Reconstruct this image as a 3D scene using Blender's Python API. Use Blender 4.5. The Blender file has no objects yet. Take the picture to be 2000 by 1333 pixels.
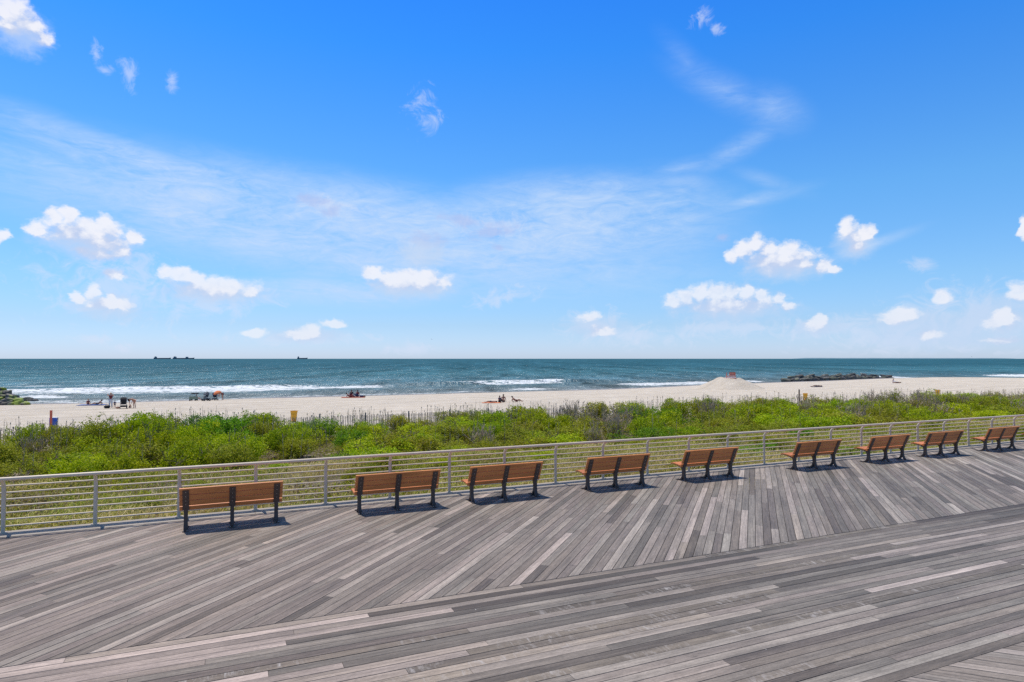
import bpy, bmesh, math, random
import numpy as np
from mathutils import Vector, Matrix, Quaternion

random.seed(7)
RNG = np.random.default_rng(11)
SC = bpy.context.scene
COL = SC.collection
R = math.radians

# ------------------------------------------------------------------ camera
F_PX = 1240.0            # focal length in pixels of the 2000 px wide photograph
H = 3.39                 # eye height above the deck
PITCH = math.atan(34.5 / F_PX)
cam_d = bpy.data.cameras.new("camera")
cam = bpy.data.objects.new("camera", cam_d)
COL.objects.link(cam)
cam_d.sensor_width = 36.0
cam_d.lens = 36.0 * F_PX / 2000.0
cam_d.clip_start = 0.1
cam_d.clip_end = 120000.0
cam.location = (0, 0, H)
cam.rotation_euler = (R(90) + PITCH, 0, 0)
SC.camera = cam

SC.view_settings.view_transform = 'Standard'
SC.view_settings.look = 'None'
SC.view_settings.exposure = 0.0
SC.view_settings.gamma = 1.0
SC.cycles.use_denoising = False
SC.cycles.max_bounces = 6
SC.cycles.transparent_max_bounces = 8
SC.cycles.sample_clamp_indirect = 4.0

# ------------------------------------------------------------------ node helpers
class NT:
    def __init__(self, tree):
        self.t = tree; self.n = tree.nodes; self.l = tree.links
    def new(self, typ, **kw):
        nd = self.n.new(typ)
        for k, v in kw.items():
            setattr(nd, k, v)
        return nd
    def put(self, sock, v):
        if isinstance(v, bpy.types.NodeSocket):
            self.l.new(v, sock)
        elif v is not None:
            if isinstance(v, (tuple, list)):
                if len(v) == 3 and sock.type == 'RGBA':
                    v = (*v, 1)
            elif sock.type == 'RGBA':
                v = (v, v, v, 1)
            elif sock.type == 'VECTOR':
                v = (v, v, v)
            sock.default_value = v
    def math(self, op, a, b=None, c=None, clamp=False):
        nd = self.new('ShaderNodeMath', operation=op, use_clamp=clamp)
        self.put(nd.inputs[0], a)
        if b is not None: self.put(nd.inputs[1], b)
        if c is not None: self.put(nd.inputs[2], c)
        return nd.outputs[0]
    def vmath(self, op, a, b=None, out=0):
        nd = self.new('ShaderNodeVectorMath', operation=op)
        self.put(nd.inputs[0], a)
        if b is not None:
            if op == 'SCALE': self.put(nd.inputs[3], b)
            else: self.put(nd.inputs[1], b)
        return nd.outputs[out]
    def mix(self, f, a, b, blend='MIX'):
        nd = self.new('ShaderNodeMix', data_type='RGBA', blend_type=blend)
        nd.clamp_factor = True
        self.put(nd.inputs[0], f); self.put(nd.inputs[6], a); self.put(nd.inputs[7], b)
        return nd.outputs[2]
    def remap(self, v, a, b, c=0.0, d=1.0, smooth=False):
        nd = self.new('ShaderNodeMapRange')
        if smooth: nd.interpolation_type = 'SMOOTHSTEP'
        self.put(nd.inputs[0], v)
        for i, x in enumerate((a, b, c, d)): self.put(nd.inputs[i + 1], x)
        return nd.outputs[0]
    def noise(self, vec, scale=1.0, detail=3.0, rough=0.5, dist=0.0, out=0):
        nd = self.new('ShaderNodeTexNoise')
        self.put(nd.inputs['Vector'], vec)
        nd.inputs['Scale'].default_value = scale
        nd.inputs['Detail'].default_value = detail
        nd.inputs['Roughness'].default_value = rough
        nd.inputs['Distortion'].default_value = dist
        return nd.outputs[out]
    def ramp(self, f, stops):
        nd = self.new('ShaderNodeValToRGB')
        cr = nd.color_ramp
        while len(cr.elements) < len(stops): cr.elements.new(0.5)
        for e, (p, c) in zip(cr.elements, stops):
            e.position = p; e.color = (*c, 1) if len(c) == 3 else c
        self.put(nd.inputs[0], f)
        return nd.outputs[0]
    def sep(self, v):
        nd = self.new('ShaderNodeSeparateXYZ'); self.put(nd.inputs[0], v); return nd.outputs
    def comb(self, x, y, z):
        nd = self.new('ShaderNodeCombineXYZ')
        for i, q in enumerate((x, y, z)): self.put(nd.inputs[i], q)
        return nd.outputs[0]
    def attr(self, name, out='Fac'):
        nd = self.new('ShaderNodeAttribute', attribute_name=name); return nd.outputs[out]
    def pos(self): return self.new('ShaderNodeNewGeometry').outputs['Position']
    def objco(self): return self.new('ShaderNodeTexCoord').outputs['Object']
    def orand(self): return self.new('ShaderNodeObjectInfo').outputs['Random']
    def bump(self, h, strength=0.5, dist=0.01):
        nd = self.new('ShaderNodeBump')
        self.put(nd.inputs['Height'], h)
        self.put(nd.inputs['Strength'], strength); self.put(nd.inputs['Distance'], dist)
        return nd.outputs[0]

def material(name):
    m = bpy.data.materials.new(name); m.use_nodes = True
    nt = NT(m.node_tree)
    bsdf = m.node_tree.nodes['Principled BSDF']
    return m, nt, bsdf

def simple_mat(name, col, rough=0.6, var=0.12, scale=12.0, metal=0.0, spec=0.5, bumpd=0.0):
    m, nt, b = material(name)
    n = nt.noise(nt.objco(), scale, 4, 0.6)
    k = nt.remap(n, 0.25, 0.75, 1 - var, 1 + var)
    nt.put(b.inputs['Base Color'], nt.vmath('SCALE', nt.mix(0.0, col, col), k))
    b.inputs['Roughness'].default_value = rough
    b.inputs['Metallic'].default_value = metal
    b.inputs['Specular IOR Level'].default_value = spec
    if bumpd: nt.put(b.inputs['Normal'], nt.bump(nt.noise(nt.objco(), scale * 3, 4), 0.5, bumpd))
    return m

# ------------------------------------------------------------------ sun and sky
SUN_DIR = Vector((-0.235, 0.140, 0.88)).normalized()      # towards the sun
SUN_EL = math.asin(SUN_DIR.z)
SUN_AZ = math.atan2(SUN_DIR.x, SUN_DIR.y)                 # from +Y towards +X
sun_d = bpy.data.lights.new("sun", 'SUN')
sun_d.energy = 4.2
sun_d.angle = R(0.53)
sun_d.color = (1.0, 0.94, 0.85)
sun = bpy.data.objects.new("sun", sun_d)
COL.objects.link(sun)
sun.rotation_euler = SUN_DIR.to_track_quat('Z', 'Y').to_euler()
sun.location = (0, 0, 60)

def px_dir(x, y):
    xc, yc = (x - 1000) / F_PX, (666.5 - y) / F_PX
    v = Vector((xc, math.cos(PITCH) - yc * math.sin(PITCH), math.sin(PITCH) + yc * math.cos(PITCH)))
    return v.normalized()
def px_azel(x, y):
    v = px_dir(x, y)
    return math.atan2(v.x, v.y), math.asin(v.z)

world = bpy.data.worlds.new("World")
SC.world = world
world.use_nodes = True
world.cycles.sampling_method = 'MANUAL'
world.cycles.sample_map_resolution = 512
W = NT(world.node_tree)
bg = world.node_tree.nodes['Background']
sky = W.new('ShaderNodeTexSky', sky_type='NISHITA')
sky.sun_disc = False
sky.sun_elevation = SUN_EL
sky.sun_rotation = SUN_AZ
sky.altitude = 0.0
sky.air_density = 1.0
sky.dust_density = 0.25
sky.ozone_density = 3.0
dirv = W.vmath('NORMALIZE', W.new('ShaderNodeTexCoord').outputs['Generated'])
dx, dy, dz = W.sep(dirv)[:3]
el = W.math('ARCSINE', dz)
az = W.math('ARCTAN2', dx, dy)
# grade of the clear sky: pale horizon, deep blue mid sky, neutralised overhead for less blue ambient light
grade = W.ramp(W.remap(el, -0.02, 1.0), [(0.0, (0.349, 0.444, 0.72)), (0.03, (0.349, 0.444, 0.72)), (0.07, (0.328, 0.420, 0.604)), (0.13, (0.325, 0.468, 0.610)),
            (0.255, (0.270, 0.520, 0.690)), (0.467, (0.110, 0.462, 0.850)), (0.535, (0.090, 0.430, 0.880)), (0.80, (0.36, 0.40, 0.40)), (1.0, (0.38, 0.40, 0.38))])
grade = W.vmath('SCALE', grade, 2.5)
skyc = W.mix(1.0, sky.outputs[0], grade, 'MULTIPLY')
def cloud_field(vec):
    """heaped cloud density round a direction (azimuth, elevation)"""
    qv_ = W.vmath('MULTIPLY', vec, (1.0, 1.35, 0.0))
    warp = W.noise(qv_, 38.0, 5, 0.6, out=1)
    wv2 = W.vmath('ADD', vec, W.vmath('MULTIPLY', W.vmath('SUBTRACT', warp, (0.5, 0.5, 0.5)), (0.030, 0.020, 0.0)))
    qw = W.vmath('ADD', qv_, W.vmath('SCALE', W.vmath('SUBTRACT', warp, (0.5, 0.5, 0.5)), 0.020))
    na = W.noise(qw, 46.0, 7, 0.60)
    m = union([ell(*a, vec=wv2) for a in heaps], 0.40)
    return W.math('ADD', W.math('MULTIPLY', m, 1.9), W.math('MULTIPLY', W.math('SUBTRACT', na, 0.5), 2.1)), na
ae = W.comb(az, el, 0.0)
def ell(x, y, rx, ry, rot=0.0, vec=None):
    """smooth elliptical patch of sky round the direction of one cloud: 1 in the middle, 0 at its rim"""
    a0, e0 = px_azel(x, y)
    a1, _ = px_azel(x + rx, y); _, e1 = px_azel(x, y - ry)
    ra, re = abs(a1 - a0), abs(e1 - e0)
    d = W.vmath('SUBTRACT', vec if vec is not None else ae, (a0, e0, 0.0))
    if rot:
        nd = W.new('ShaderNodeVectorRotate', rotation_type='Z_AXIS')
        W.put(nd.inputs['Vector'], d); nd.inputs['Angle'].default_value = -rot
        d = nd.outputs[0]
    d = W.vmath('MULTIPLY', d, (1 / ra, 1 / re / 1.08, 0.0))
    return W.math('SUBTRACT', 1.0, W.vmath('LENGTH', d, out=1))

def union(lst, soft=0.0):
    o = lst[0]
    for m in lst[1:]: o = W.math('SMOOTH_MAX', o, m, soft) if soft else W.math('MAXIMUM', o, m)
    return o

# thin high veils
cirrus = union([W.math('MULTIPLY', ell(*a), k) for a, k in [
    ((700, 455, 900, 130, -0.10), 1.1), ((420, 370, 460, 55, -0.20), 1.3), ((1120, 430, 420, 110, 0.02), 1.1),
    ((1040, 470, 520, 70, 0.0), 1.0), ((1420, 180, 210, 50, -0.52), 0.40), ((1510, 215, 110, 62, -0.45), 0.46), ((1340, 120, 120, 40, -0.8), 0.26),
    ((1440, 290, 170, 34, 0.42), 0.46), ((1330, 330, 140, 26, 0.15), 0.42), ((1500, 355, 130, 24, -0.40), 0.36), ((1470, 392, 170, 24, 0.16), 0.48), ((1330, 370, 150, 60, -0.25), 0.5),
    ((60, 230, 150, 40, -0.1), 0.5), ((680, 570, 330, 40, 0.0), 0.85), ((1700, 480, 160, 16, 0.3), 0.5),
    ((120, 330, 260, 60, -0.15), 0.6)]])
qs = W.comb(W.math('MULTIPLY', az, 3.2), W.math('MULTIPLY', el, 13.0), W.math('MULTIPLY', az, 1.3))
n_ci = W.math('ADD', W.math('MULTIPLY', W.noise(qs, 2.0, 7, 0.66, 0.8), 0.6), W.math('MULTIPLY', W.noise(W.vmath('MULTIPLY', qs, (2.6, 2.2, 1.0)), 2.0, 7, 0.7, 1.6), 0.4))
ci = W.math('MULTIPLY', W.remap(cirrus, 0.0, 0.80, 0, 1, True), W.remap(n_ci, 0.36, 0.64, 0.22, 1.0))
# heaped clouds
heaps = [(22, 22, 46, 36), (55, 48, 40, 28, -0.5), (86, 78, 30, 20, -0.6), (20, 55, 34, 22, -0.4),
         (104, 421, 21, 17), (136, 419, 24, 20), (70, 450, 24, 15), (200, 435, 22, 18), (168, 443, 34, 20), (218, 452, 30, 22), (262, 467, 22, 16), (155, 454, 98, 26), (200, 475, 70, 22), (160, 492, 24, 13), (240, 492, 24, 12), (200, 496, 62, 13),
         (324, 533, 20, 16), (352, 537, 28, 21), (386, 547, 26, 17), (415, 558, 24, 15), (457, 568, 22, 14), (490, 573, 18, 13), (415, 562, 105, 22),
         (184, 571, 18, 16), (152, 581, 16, 11), (214, 581, 12, 10), (250, 597, 18, 15), (215, 594, 55, 14), (225, 536, 36, 10),
         (728, 533, 23, 16), (798, 542, 25, 18), (840, 544, 28, 21), (866, 554, 18, 13), (760, 548, 30, 16), (800, 552, 92, 24), 
         (1452, 488, 26, 22), (1476, 477, 25, 21), (1430, 500, 18, 16), (1500, 489, 30, 22), (1540, 489, 26, 22), (1558, 506, 26, 20), (1572, 519, 25, 16), (1610, 520, 23, 16), (1630, 529, 14, 10), (1520, 510, 92, 32),
         (1312, 590, 24, 19), (1340, 584, 22, 19), (1366, 575, 25, 21), (1396, 572, 25, 20), (1427, 574, 27, 22), (1458, 573, 21, 19), (1490, 579, 22, 18), (1524, 584, 18, 17), (1540, 601, 16, 11), (1425, 594, 130, 24),
         (1655, 448, 26, 22), (1690, 457, 26, 20), (1672, 484, 30, 14), (1668, 468, 28, 20), (495, 650, 30, 10), (588, 655, 44, 11), (603, 645, 22, 14), (650, 632, 30, 10),
         (1150, 620, 24, 11), (1175, 645, 32, 11), (1590, 634, 28, 14), (1606, 624, 20, 14), (1760, 614, 44, 15), (1745, 622, 34, 12), (1840, 582, 24, 16), (1965, 622, 36, 20), (1950, 632, 40, 14), (1992, 570, 30, 22),
         (1812, 652, 34, 13), (1960, 665, 50, 10), (2000, 445, 14, 26), (2, 463, 18, 15),
         (-200, 300, 120, 60), (-350, 560, 160, 50), (2350, 560, 150, 50), (2300, 400, 120, 45), (2200, 620, 90, 20)]
dens, n_big = cloud_field(ae)
dens_up, _ = cloud_field(W.vmath('ADD', ae, (-0.006, 0.021, 0.0)))
faint = union([ell(*a) for a in [(822, 495, 52, 30), (812, 510, 34, 18), (960, 440, 120, 26, -0.05), (640, 400, 90, 24, -0.1), (250, 145, 20, 38, 0.25), (188, 108, 16, 26, 0.2), (190, 664, 50, 12), (240, 680, 34, 12), (800, 683, 80, 14), (1800, 520, 44, 16, -0.3), (985, 580, 95, 20, 0.2), (820, 200, 30, 40, -0.5), (835, 240, 40, 26, 0.2), (1372, 38, 26, 28, 0.5), (1400, 58, 22, 14, -0.4),
                                 (335, 160, 16, 30), (1880, 615, 230, 75), (1760, 660, 320, 34), (1230, 655, 200, 26), (1700, 645, 300, 34), (205, 137, 24, 12), (1165, 632, 90, 34),
                                 (560, 660, 200, 16), (1420, 640, 200, 20), (225, 560, 190, 90), (400, 590, 170, 40)]])
heap_lit = W.remap(W.math('SUBTRACT', dens, dens_up), -0.25, 1.45, 0.0, 1.0, True)
heap = W.remap(dens, -0.22, W.remap(heap_lit, 0, 1, 1.65, 0.95), 0, 1, True)
n_fr = W.noise(W.vmath('MULTIPLY', ae, (30.0, 36.0, 0.0)), 1.0, 8, 0.68, 1.2)
fd = W.math('ADD', faint, W.math('MULTIPLY', W.math('SUBTRACT', n_fr, 0.5), 3.4))
fa = W.math('MULTIPLY', W.remap(fd, 0.05, 1.15, 0, 1, True), 0.50)
dark = union([ell(*a) for a in [(905, 432, 75, 16, -0.2), (960, 452, 70, 18, 0.1), (610, 392, 60, 18, -0.1), (650, 415, 26, 16),
                                (975, 483, 24, 9, -0.2), (830, 470, 60, 22), (1410, 465, 22, 12)]])
dd = W.math('ADD', dark, W.math('MULTIPLY', W.math('SUBTRACT', n_big, 0.5), 2.2))
da = W.math('MULTIPLY', W.remap(dd, 0.1, 0.9, 0, 1, True), 0.6)
# sunlit tops and soft bluish bases
cl_col = W.mix(W.math('ADD', heap_lit, W.math('MULTIPLY', W.math('SUBTRACT', n_big, 0.5), 1.6), clamp=True), (5.7, 6.5, 8.6), (9.4, 9.3, 9.7))
c = W.mix(ci, skyc, (5.6, 7.2, 9.7))
c = W.mix(fa, c, (7.0, 7.7, 9.4))
c = W.mix(da, c, (4.4, 5.5, 8.8))
bases = union([ell(*a, vec=ae) for a in [(170, 478, 130, 36), (425, 574, 135, 28), (215, 602, 100, 32), (805, 564, 112, 28), (825, 495, 66, 38), (1535, 524, 122, 34), (1432, 608, 160, 32),
               (1670, 472, 60, 42), (600, 655, 100, 20), (1165, 638, 80, 26), (1950, 620, 130, 62), (1780, 628, 120, 30), (1600, 640, 70, 20), (1850, 648, 260, 46), (40, 60, 80, 60)]])
ba = W.math('MULTIPLY', W.remap(W.math('ADD', W.math('MULTIPLY', bases, 1.4), W.math('MULTIPLY', W.math('SUBTRACT', n_big, 0.5), 1.5)), 0.0, 1.0, 0, 1, True), 0.62)
c = W.mix(ba, c, (5.5, 6.9, 9.1))
c = W.mix(W.math('MULTIPLY', heap, W.remap(el, 0.0, 0.16, 0.52, 0.88)), c, cl_col)

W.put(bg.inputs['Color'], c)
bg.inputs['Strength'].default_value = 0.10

# ------------------------------------------------------------------ places
CA, SA = 0.9124, 0.4092          # the boardwalk runs along d=(CA,SA); n=(-SA,CA) points to the sea
ROT = math.atan2(SA, CA)
SEA = -3.20
DECK_A, DECK_B, DECK_C = 4.52, 8.75, 15.02
def W2(s, D): return (s * CA - D * SA, s * SA + D * CA)
def px_at(x, y, z):
    v = px_dir(x, y); t = (z - H) / v.z
    return v.x * t, v.y * t
SHX = np.array([-4000, -1000, -400, -93, -74.9, -60.8, -43, -23.4, 0, 22, 46.9, 68.6, 87.9, 113.9, 130, 145, 159, 204, 330, 700, 4000], float)
SHY = np.array([-900, -130, 20, 82.5, 92.9, 96, 107.5, 115.9, 128.7, 138.5, 157, 170, 181.6, 201.8, 212, 206, 198.5, 195, 225, 330, 1300], float)
def shore(x):
    x = np.asarray(x, float); o = 0
    for k in (-6, -3, 0, 3, 6): o = o + np.interp(x + k, SHX, SHY)
    return o / 5
def sst(a, b, x):
    t = np.clip((x - a) / (b - a), 0, 1); return t * t * (3 - 2 * t)
_g = RNG.random((64, 64))
def vn(x, y):
    x = np.asarray(x, float); y = np.asarray(y, float)
    xi = np.floor(x).astype(int); yi = np.floor(y).astype(int); fx = x - xi; fy = y - yi
    fx = fx * fx * (3 - 2 * fx); fy = fy * fy * (3 - 2 * fy)
    g = lambda a, b: _g[a % 64, b % 64]
    return (g(xi, yi) * (1 - fx) + g(xi + 1, yi) * fx) * (1 - fy) + (g(xi, yi + 1) * (1 - fx) + g(xi + 1, yi + 1) * fx) * fy
def fbm(x, y, o=4):
    v = 0; a = 0.5; t = 0
    for i in range(o):
        v = v + a * vn(x * 2 ** i + 17.3 * i, y * 2 ** i + 9.1 * i); t += a; a *= 0.5
    return v / t
def ground_z(x, y):
    x = np.asarray(x, float); y = np.asarray(y, float)
    D = -SA * x + CA * y; s = CA * x + SA * y
    dune = -0.85 + 0.45 * (fbm(s / 6, D / 6, 3) - 0.5) - 0.90 * sst(24.5, 29.5, D)
    z = np.where(D < 15.2, -1.1, dune + 0.1 * sst(19, 15.5, D))
    b = shore(x) - y
    beach = -2.35 + 0.06 * (fbm(x / 9, y / 9, 3) - 0.5) + 0.25 * sst(60, 140, s)
    beach = beach - 0.85 * sst(24, 0, b) - 0.06 * np.clip(-b, 0, 30)
    k = sst(44.5, 54, D)
    return z * (1 - k) + beach * k
def gz(x, y): return float(ground_z(x, y))
def on_ground(px, py):
    z = -2.4
    for _ in range(12):
        x, y = px_at(px, py, z); z = gz(x, y)
    return x, y, z

# ------------------------------------------------------------------ object helpers
def link(o, parent=None):
    COL.objects.link(o)
    if parent is not None: o.parent = parent
    return o
def tag(o, label=None, cat=None, group=None, kind=None):
    if label: o['label'] = label
    if cat: o['category'] = cat
    if group: o['group'] = group
    if kind: o['kind'] = kind
    return o
def empty(name, loc, rz=0.0, label=None, cat=None, group=None):
    o = bpy.data.objects.new(name, None); COL.objects.link(o)
    o.empty_display_size = 0.2
    o.location = loc; o.rotation_euler = (0, 0, rz)
    return tag(o, label, cat, group)
def np_mesh(name, V, Fc, mat, smooth=False, parent=None, uv=None, fattr=None, vattr=None):
    """V (n,3) points; Fc list of equal-length index arrays (m,k)"""
    V = np.asarray(V, np.float32)
    Fl = Fc if isinstance(Fc, list) else [Fc]
    Fl = [np.asarray(f, np.int32) for f in Fl if len(f)]
    me = bpy.data.meshes.new(name)
    me.vertices.add(len(V)); me.vertices.foreach_set('co', V.ravel())
    loops = np.concatenate([f.ravel() for f in Fl])
    tot = np.concatenate([np.full(len(f), f.shape[1], np.int32) for f in Fl])
    start = np.concatenate([[0], np.cumsum(tot)[:-1]]).astype(np.int32)
    me.loops.add(len(loops)); me.loops.foreach_set('vertex_index', loops)
    me.polygons.add(len(tot)); me.polygons.foreach_set('loop_start', start)
    me.polygons.foreach_set('loop_total', tot)
    me.update(calc_edges=True)
    me.polygons.foreach_set('use_smooth', np.full(len(tot), smooth))
    if uv is not None:
        l = me.uv_layers.new(name='UVMap'); l.data.foreach_set('uv', np.asarray(uv, np.float32).ravel())
    for k, a in (fattr or {}).items():
        at = me.attributes.new(k, 'FLOAT', 'FACE'); at.data.foreach_set('value', np.asarray(a, np.float32))
    for k, a in (vattr or {}).items():
        at = me.attributes.new(k, 'FLOAT', 'POINT'); at.data.foreach_set('value', np.asarray(a, np.float32))
    me.validate()
    me.materials.append(mat)
    return link(bpy.data.objects.new(name, me), parent)

class MB:
    """collects boxes, tubes, prisms and balls and links them as one mesh object"""
    def __init__(self): self.v = []; self.f = []
    def add(self, vs, fs):
        o = len(self.v); self.v += [tuple(p) for p in vs]; self.f += [tuple(i + o for i in f) for f in fs]
    def box(self, c, size, rot=None, bev=0.0):
        bm = bmesh.new(); bmesh.ops.create_cube(bm, size=1.0)
        bmesh.ops.scale(bm, vec=size, verts=bm.verts)
        if bev: bmesh.ops.bevel(bm, geom=bm.edges[:], offset=bev, segments=2, affect='EDGES', profile=0.7)
        M = Matrix.Translation(c) @ (rot.to_matrix().to_4x4() if rot is not None else Matrix.Identity(4))
        bm.verts.index_update()
        self.add([M @ v.co for v in bm.verts], [[v.index for v in f.verts] for f in bm.faces]); bm.free()
    def prism(self, poly, axis, a, b, M=None):
        """polygon of (p,q) pairs extruded along an axis from a to b"""
        def P(p, q, t): return {'x': (t, p, q), 'y': (p, t, q), 'z': (p, q, t)}[axis]
        n = len(poly)
        vs = [Vector(P(p, q, a)) for p, q in poly] + [Vector(P(p, q, b)) for p, q in poly]
        if M is not None: vs = [M @ v for v in vs]
        fs = [list(range(n))[::-1], list(range(n, 2 * n))] + [[i, (i + 1) % n, n + (i + 1) % n, n + i] for i in range(n)]
        self.add(vs, fs)
    def tube(self, pts, r, n=8, caps=True):
        pts = [Vector(p) for p in pts]
        rs = r if isinstance(r, (list, tuple)) else [r] * len(pts)
        rings = []; up = None
        for i, p in enumerate(pts):
            t = (pts[min(i + 1, len(pts) - 1)] - pts[max(i - 1, 0)])
            t = t.normalized() if t.length > 1e-9 else Vector((0, 0, 1))
            if up is None: up = Vector((0, 0, 1)) if abs(t.z) < 0.95 else Vector((1, 0, 0))
            a = t.cross(up)
            if a.length < 1e-4: up = Vector((1, 0.1, 0)); a = t.cross(up)
            a.normalize(); b = a.cross(t).normalized()
            rings.append([p + (a * math.cos(2 * math.pi * k / n) + b * math.sin(2 * math.pi * k / n)) * rs[i] for k in range(n)])
        vs = [v for rg in rings for v in rg]
        fs = [[i * n + k, i * n + (k + 1) % n, (i + 1) * n + (k + 1) % n, (i + 1) * n + k] for i in range(len(pts) - 1) for k in range(n)]
        if caps: fs += [list(range(n)), [(len(pts) - 1) * n + k for k in range(n)][::-1]]
        self.add(vs, fs)
    def ball(self, c, rad, sub=2, rot=None, jit=0.0, seed=0):
        bm = bmesh.new(); bmesh.ops.create_icosphere(bm, subdivisions=sub, radius=1.0)
        rn = random.Random(seed)
        rad = (rad, rad, rad) if not isinstance(rad, (tuple, list)) else rad
        M = rot.to_matrix() if rot is not None else Matrix.Identity(3)
        bm.verts.index_update()
        vs = []
        for v in bm.verts:
            q = v.co * (1 + (rn.random() - 0.5) * jit)
            vs.append(Vector(c) + M @ Vector((q.x * rad[0], q.y * rad[1], q.z * rad[2])))
        self.add(vs, [[v.index for v in f.verts] for f in bm.faces]); bm.free()
    def build(self, name, mat, parent=None, smooth=False, angle=None):
        me = bpy.data.meshes.new(name); me.from_pydata([tuple(v) for v in self.v], [], self.f); me.update()
        bm = bmesh.new(); bm.from_mesh(me); bmesh.ops.recalc_face_normals(bm, faces=bm.faces)
        bm.to_mesh(me); bm.free()
        me.materials.append(mat)
        o = link(bpy.data.objects.new(name, me), parent)
        if smooth:
            for p in me.polygons: p.use_smooth = True
            if angle is not None:
                try: me.set_sharp_from_angle(angle=R(angle))
                except Exception: pass
        return o
def kids(o): return [c for c in COL.objects if c.parent == o]
def copy_tree(o, parent=None, ch=None):
    c = o.copy(); COL.objects.link(c); c.parent = parent
    for k in (ch[o] if ch else kids(o)): copy_tree(k, c, ch)
    return c

# ------------------------------------------------------------------ materials of the setting
def deck_material():
    m, t, b = material("weathered_deck_boards")
    uv = t.new('ShaderNodeUVMap', uv_map='UVMap').outputs[0]
    r1 = t.attr('rnd'); r2 = t.attr('rnd2')
    u, v1, _ = t.sep(uv)[:3]
    v = t.math('MULTIPLY', v1, 0.135)
    off = t.math('MULTIPLY', r1, 37.0)
    tone = t.ramp(r1, [(0.0, (0.085, 0.075, 0.069)), (0.25, (0.145, 0.129, 0.119)), (0.55, (0.208, 0.185, 0.170)), (0.82, (0.285, 0.254, 0.235)), (1.0, (0.40, 0.355, 0.33))])
    hue = t.ramp(r2, [(0.0, (0.98, 1.005, 0.975)), (0.35, (1.01, 1.0, 0.965)), (0.65, (1.025, 0.985, 0.975)), (1.0, (1.03, 1.0, 0.90))])
    col = t.mix(1.0, tone, hue, 'MULTIPLY')
    g1 = t.noise(t.comb(t.math('MULTIPLY', u, 1.6), t.math('MULTIPLY', v, 85.0), off), 1.0, 5, 0.65)
    g2 = t.noise(t.comb(t.math('MULTIPLY', u, 0.55), t.math('MULTIPLY', v, 9.0), off), 1.0, 4, 0.6)
    g3 = t.noise(t.comb(t.math('MULTIPLY', u, 26.0), t.math('MULTIPLY', v, 60.0), off), 1.0, 3, 0.7)
    k = t.math('MULTIPLY', t.remap(g1, 0.25, 0.75, 0.80, 1.20), t.remap(g2, 0.25, 0.75, 0.70, 1.30))
    g4 = t.noise(t.comb(t.math('MULTIPLY', u, 5.0), t.math('MULTIPLY', v, 22.0), off), 1.0, 5, 0.7)
    k = t.math('MULTIPLY', k, t.math('MULTIPLY', t.remap(g3, 0.2, 0.8, 0.74, 1.26), t.remap(g4, 0.25, 0.75, 0.78, 1.22)))
    g5 = t.noise(t.comb(t.math('MULTIPLY', u, 0.9), t.math('MULTIPLY', v, 34.0), off), 1.0, 4, 0.65)
    k = t.math('MULTIPLY', k, t.remap(g5, 0.28, 0.72, 0.76, 1.24))
    big = t.noise(t.pos(), 0.22, 4, 0.6)
    k = t.math('MULTIPLY', k, t.remap(big, 0.3, 0.7, 0.90, 1.10))
    big2 = t.noise(t.pos(), 1.6, 5, 0.65)
    k = t.math('MULTIPLY', k, t.remap(big2, 0.3, 0.7, 0.93, 1.07))
    col = t.vmath('SCALE', col, k)
    warm = t.noise(t.pos(), 0.10, 3, 0.5)
    wet = t.remap(t.sep(t.pos())[0], -7.0, 9.0, 0.0, 1.0, True)
    tint = t.mix(t.math('ADD', t.math('MULTIPLY', wet, 0.6), t.math('MULTIPLY', warm, 0.5)), (1.12, 1.0, 0.90), (1.01, 1.0, 0.96))
    col = t.mix(1.0, col, tint, 'MULTIPLY')
    edge = t.math('ABSOLUTE', t.math('SUBTRACT', v1, 0.5))
    col = t.mix(t.remap(edge, 0.45, 0.5, 0.0, 0.35), col, (0.055, 0.045, 0.04))
    # pale scuffs running across the darker, wetter boards
    sc = t.noise(t.comb(t.math('MULTIPLY', u, 13.0), t.math('MULTIPLY', v, 3.5), off), 1.0, 5, 0.75, 0.5)
    sc2 = t.noise(t.comb(t.math('MULTIPLY', u, 1.3), t.math('MULTIPLY', v, 2.0), t.math('ADD', off, 5.0)), 1.0, 2, 0.5)
    isd = t.remap(r2, 0.86, 0.90)
    scm = t.math('MULTIPLY', t.math('MULTIPLY', t.remap(sc, 0.50, 0.68), t.remap(sc2, 0.42, 0.62)), isd)
    col = t.mix(t.math('MULTIPLY', isd, 0.6), col, t.vmath('SCALE', col, 0.60))
    col = t.mix(t.math('MULTIPLY', scm, 0.9), col, (0.42, 0.38, 0.35))
    # small droppings, knots
    sp = t.noise(t.pos(), 17.0, 1, 0.4)
    col = t.mix(t.remap(sp, 0.815, 0.85), col, (0.62, 0.60, 0.56))
    kn = t.noise(t.comb(t.math('MULTIPLY', u, 3.5), t.math('MULTIPLY', v, 14.0), off), 1.0, 1, 0.4)
    col = t.mix(t.math('MULTIPLY', t.remap(kn, 0.80, 0.86), 0.6), col, (0.07, 0.06, 0.055))
    t.put(b.inputs['Base Color'], col)
    t.put(b.inputs['Roughness'], t.remap(g2, 0.2, 0.8, 0.62, 0.85))
    b.inputs['Specular IOR Level'].default_value = 0.3
    hgt = t.math('ADD', g1, t.math('MULTIPLY', g3, 0.6))
    t.put(b.inputs['Normal'], t.bump(hgt, 0.6, 0.003))
    return m
M_DECK = deck_material()

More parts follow.
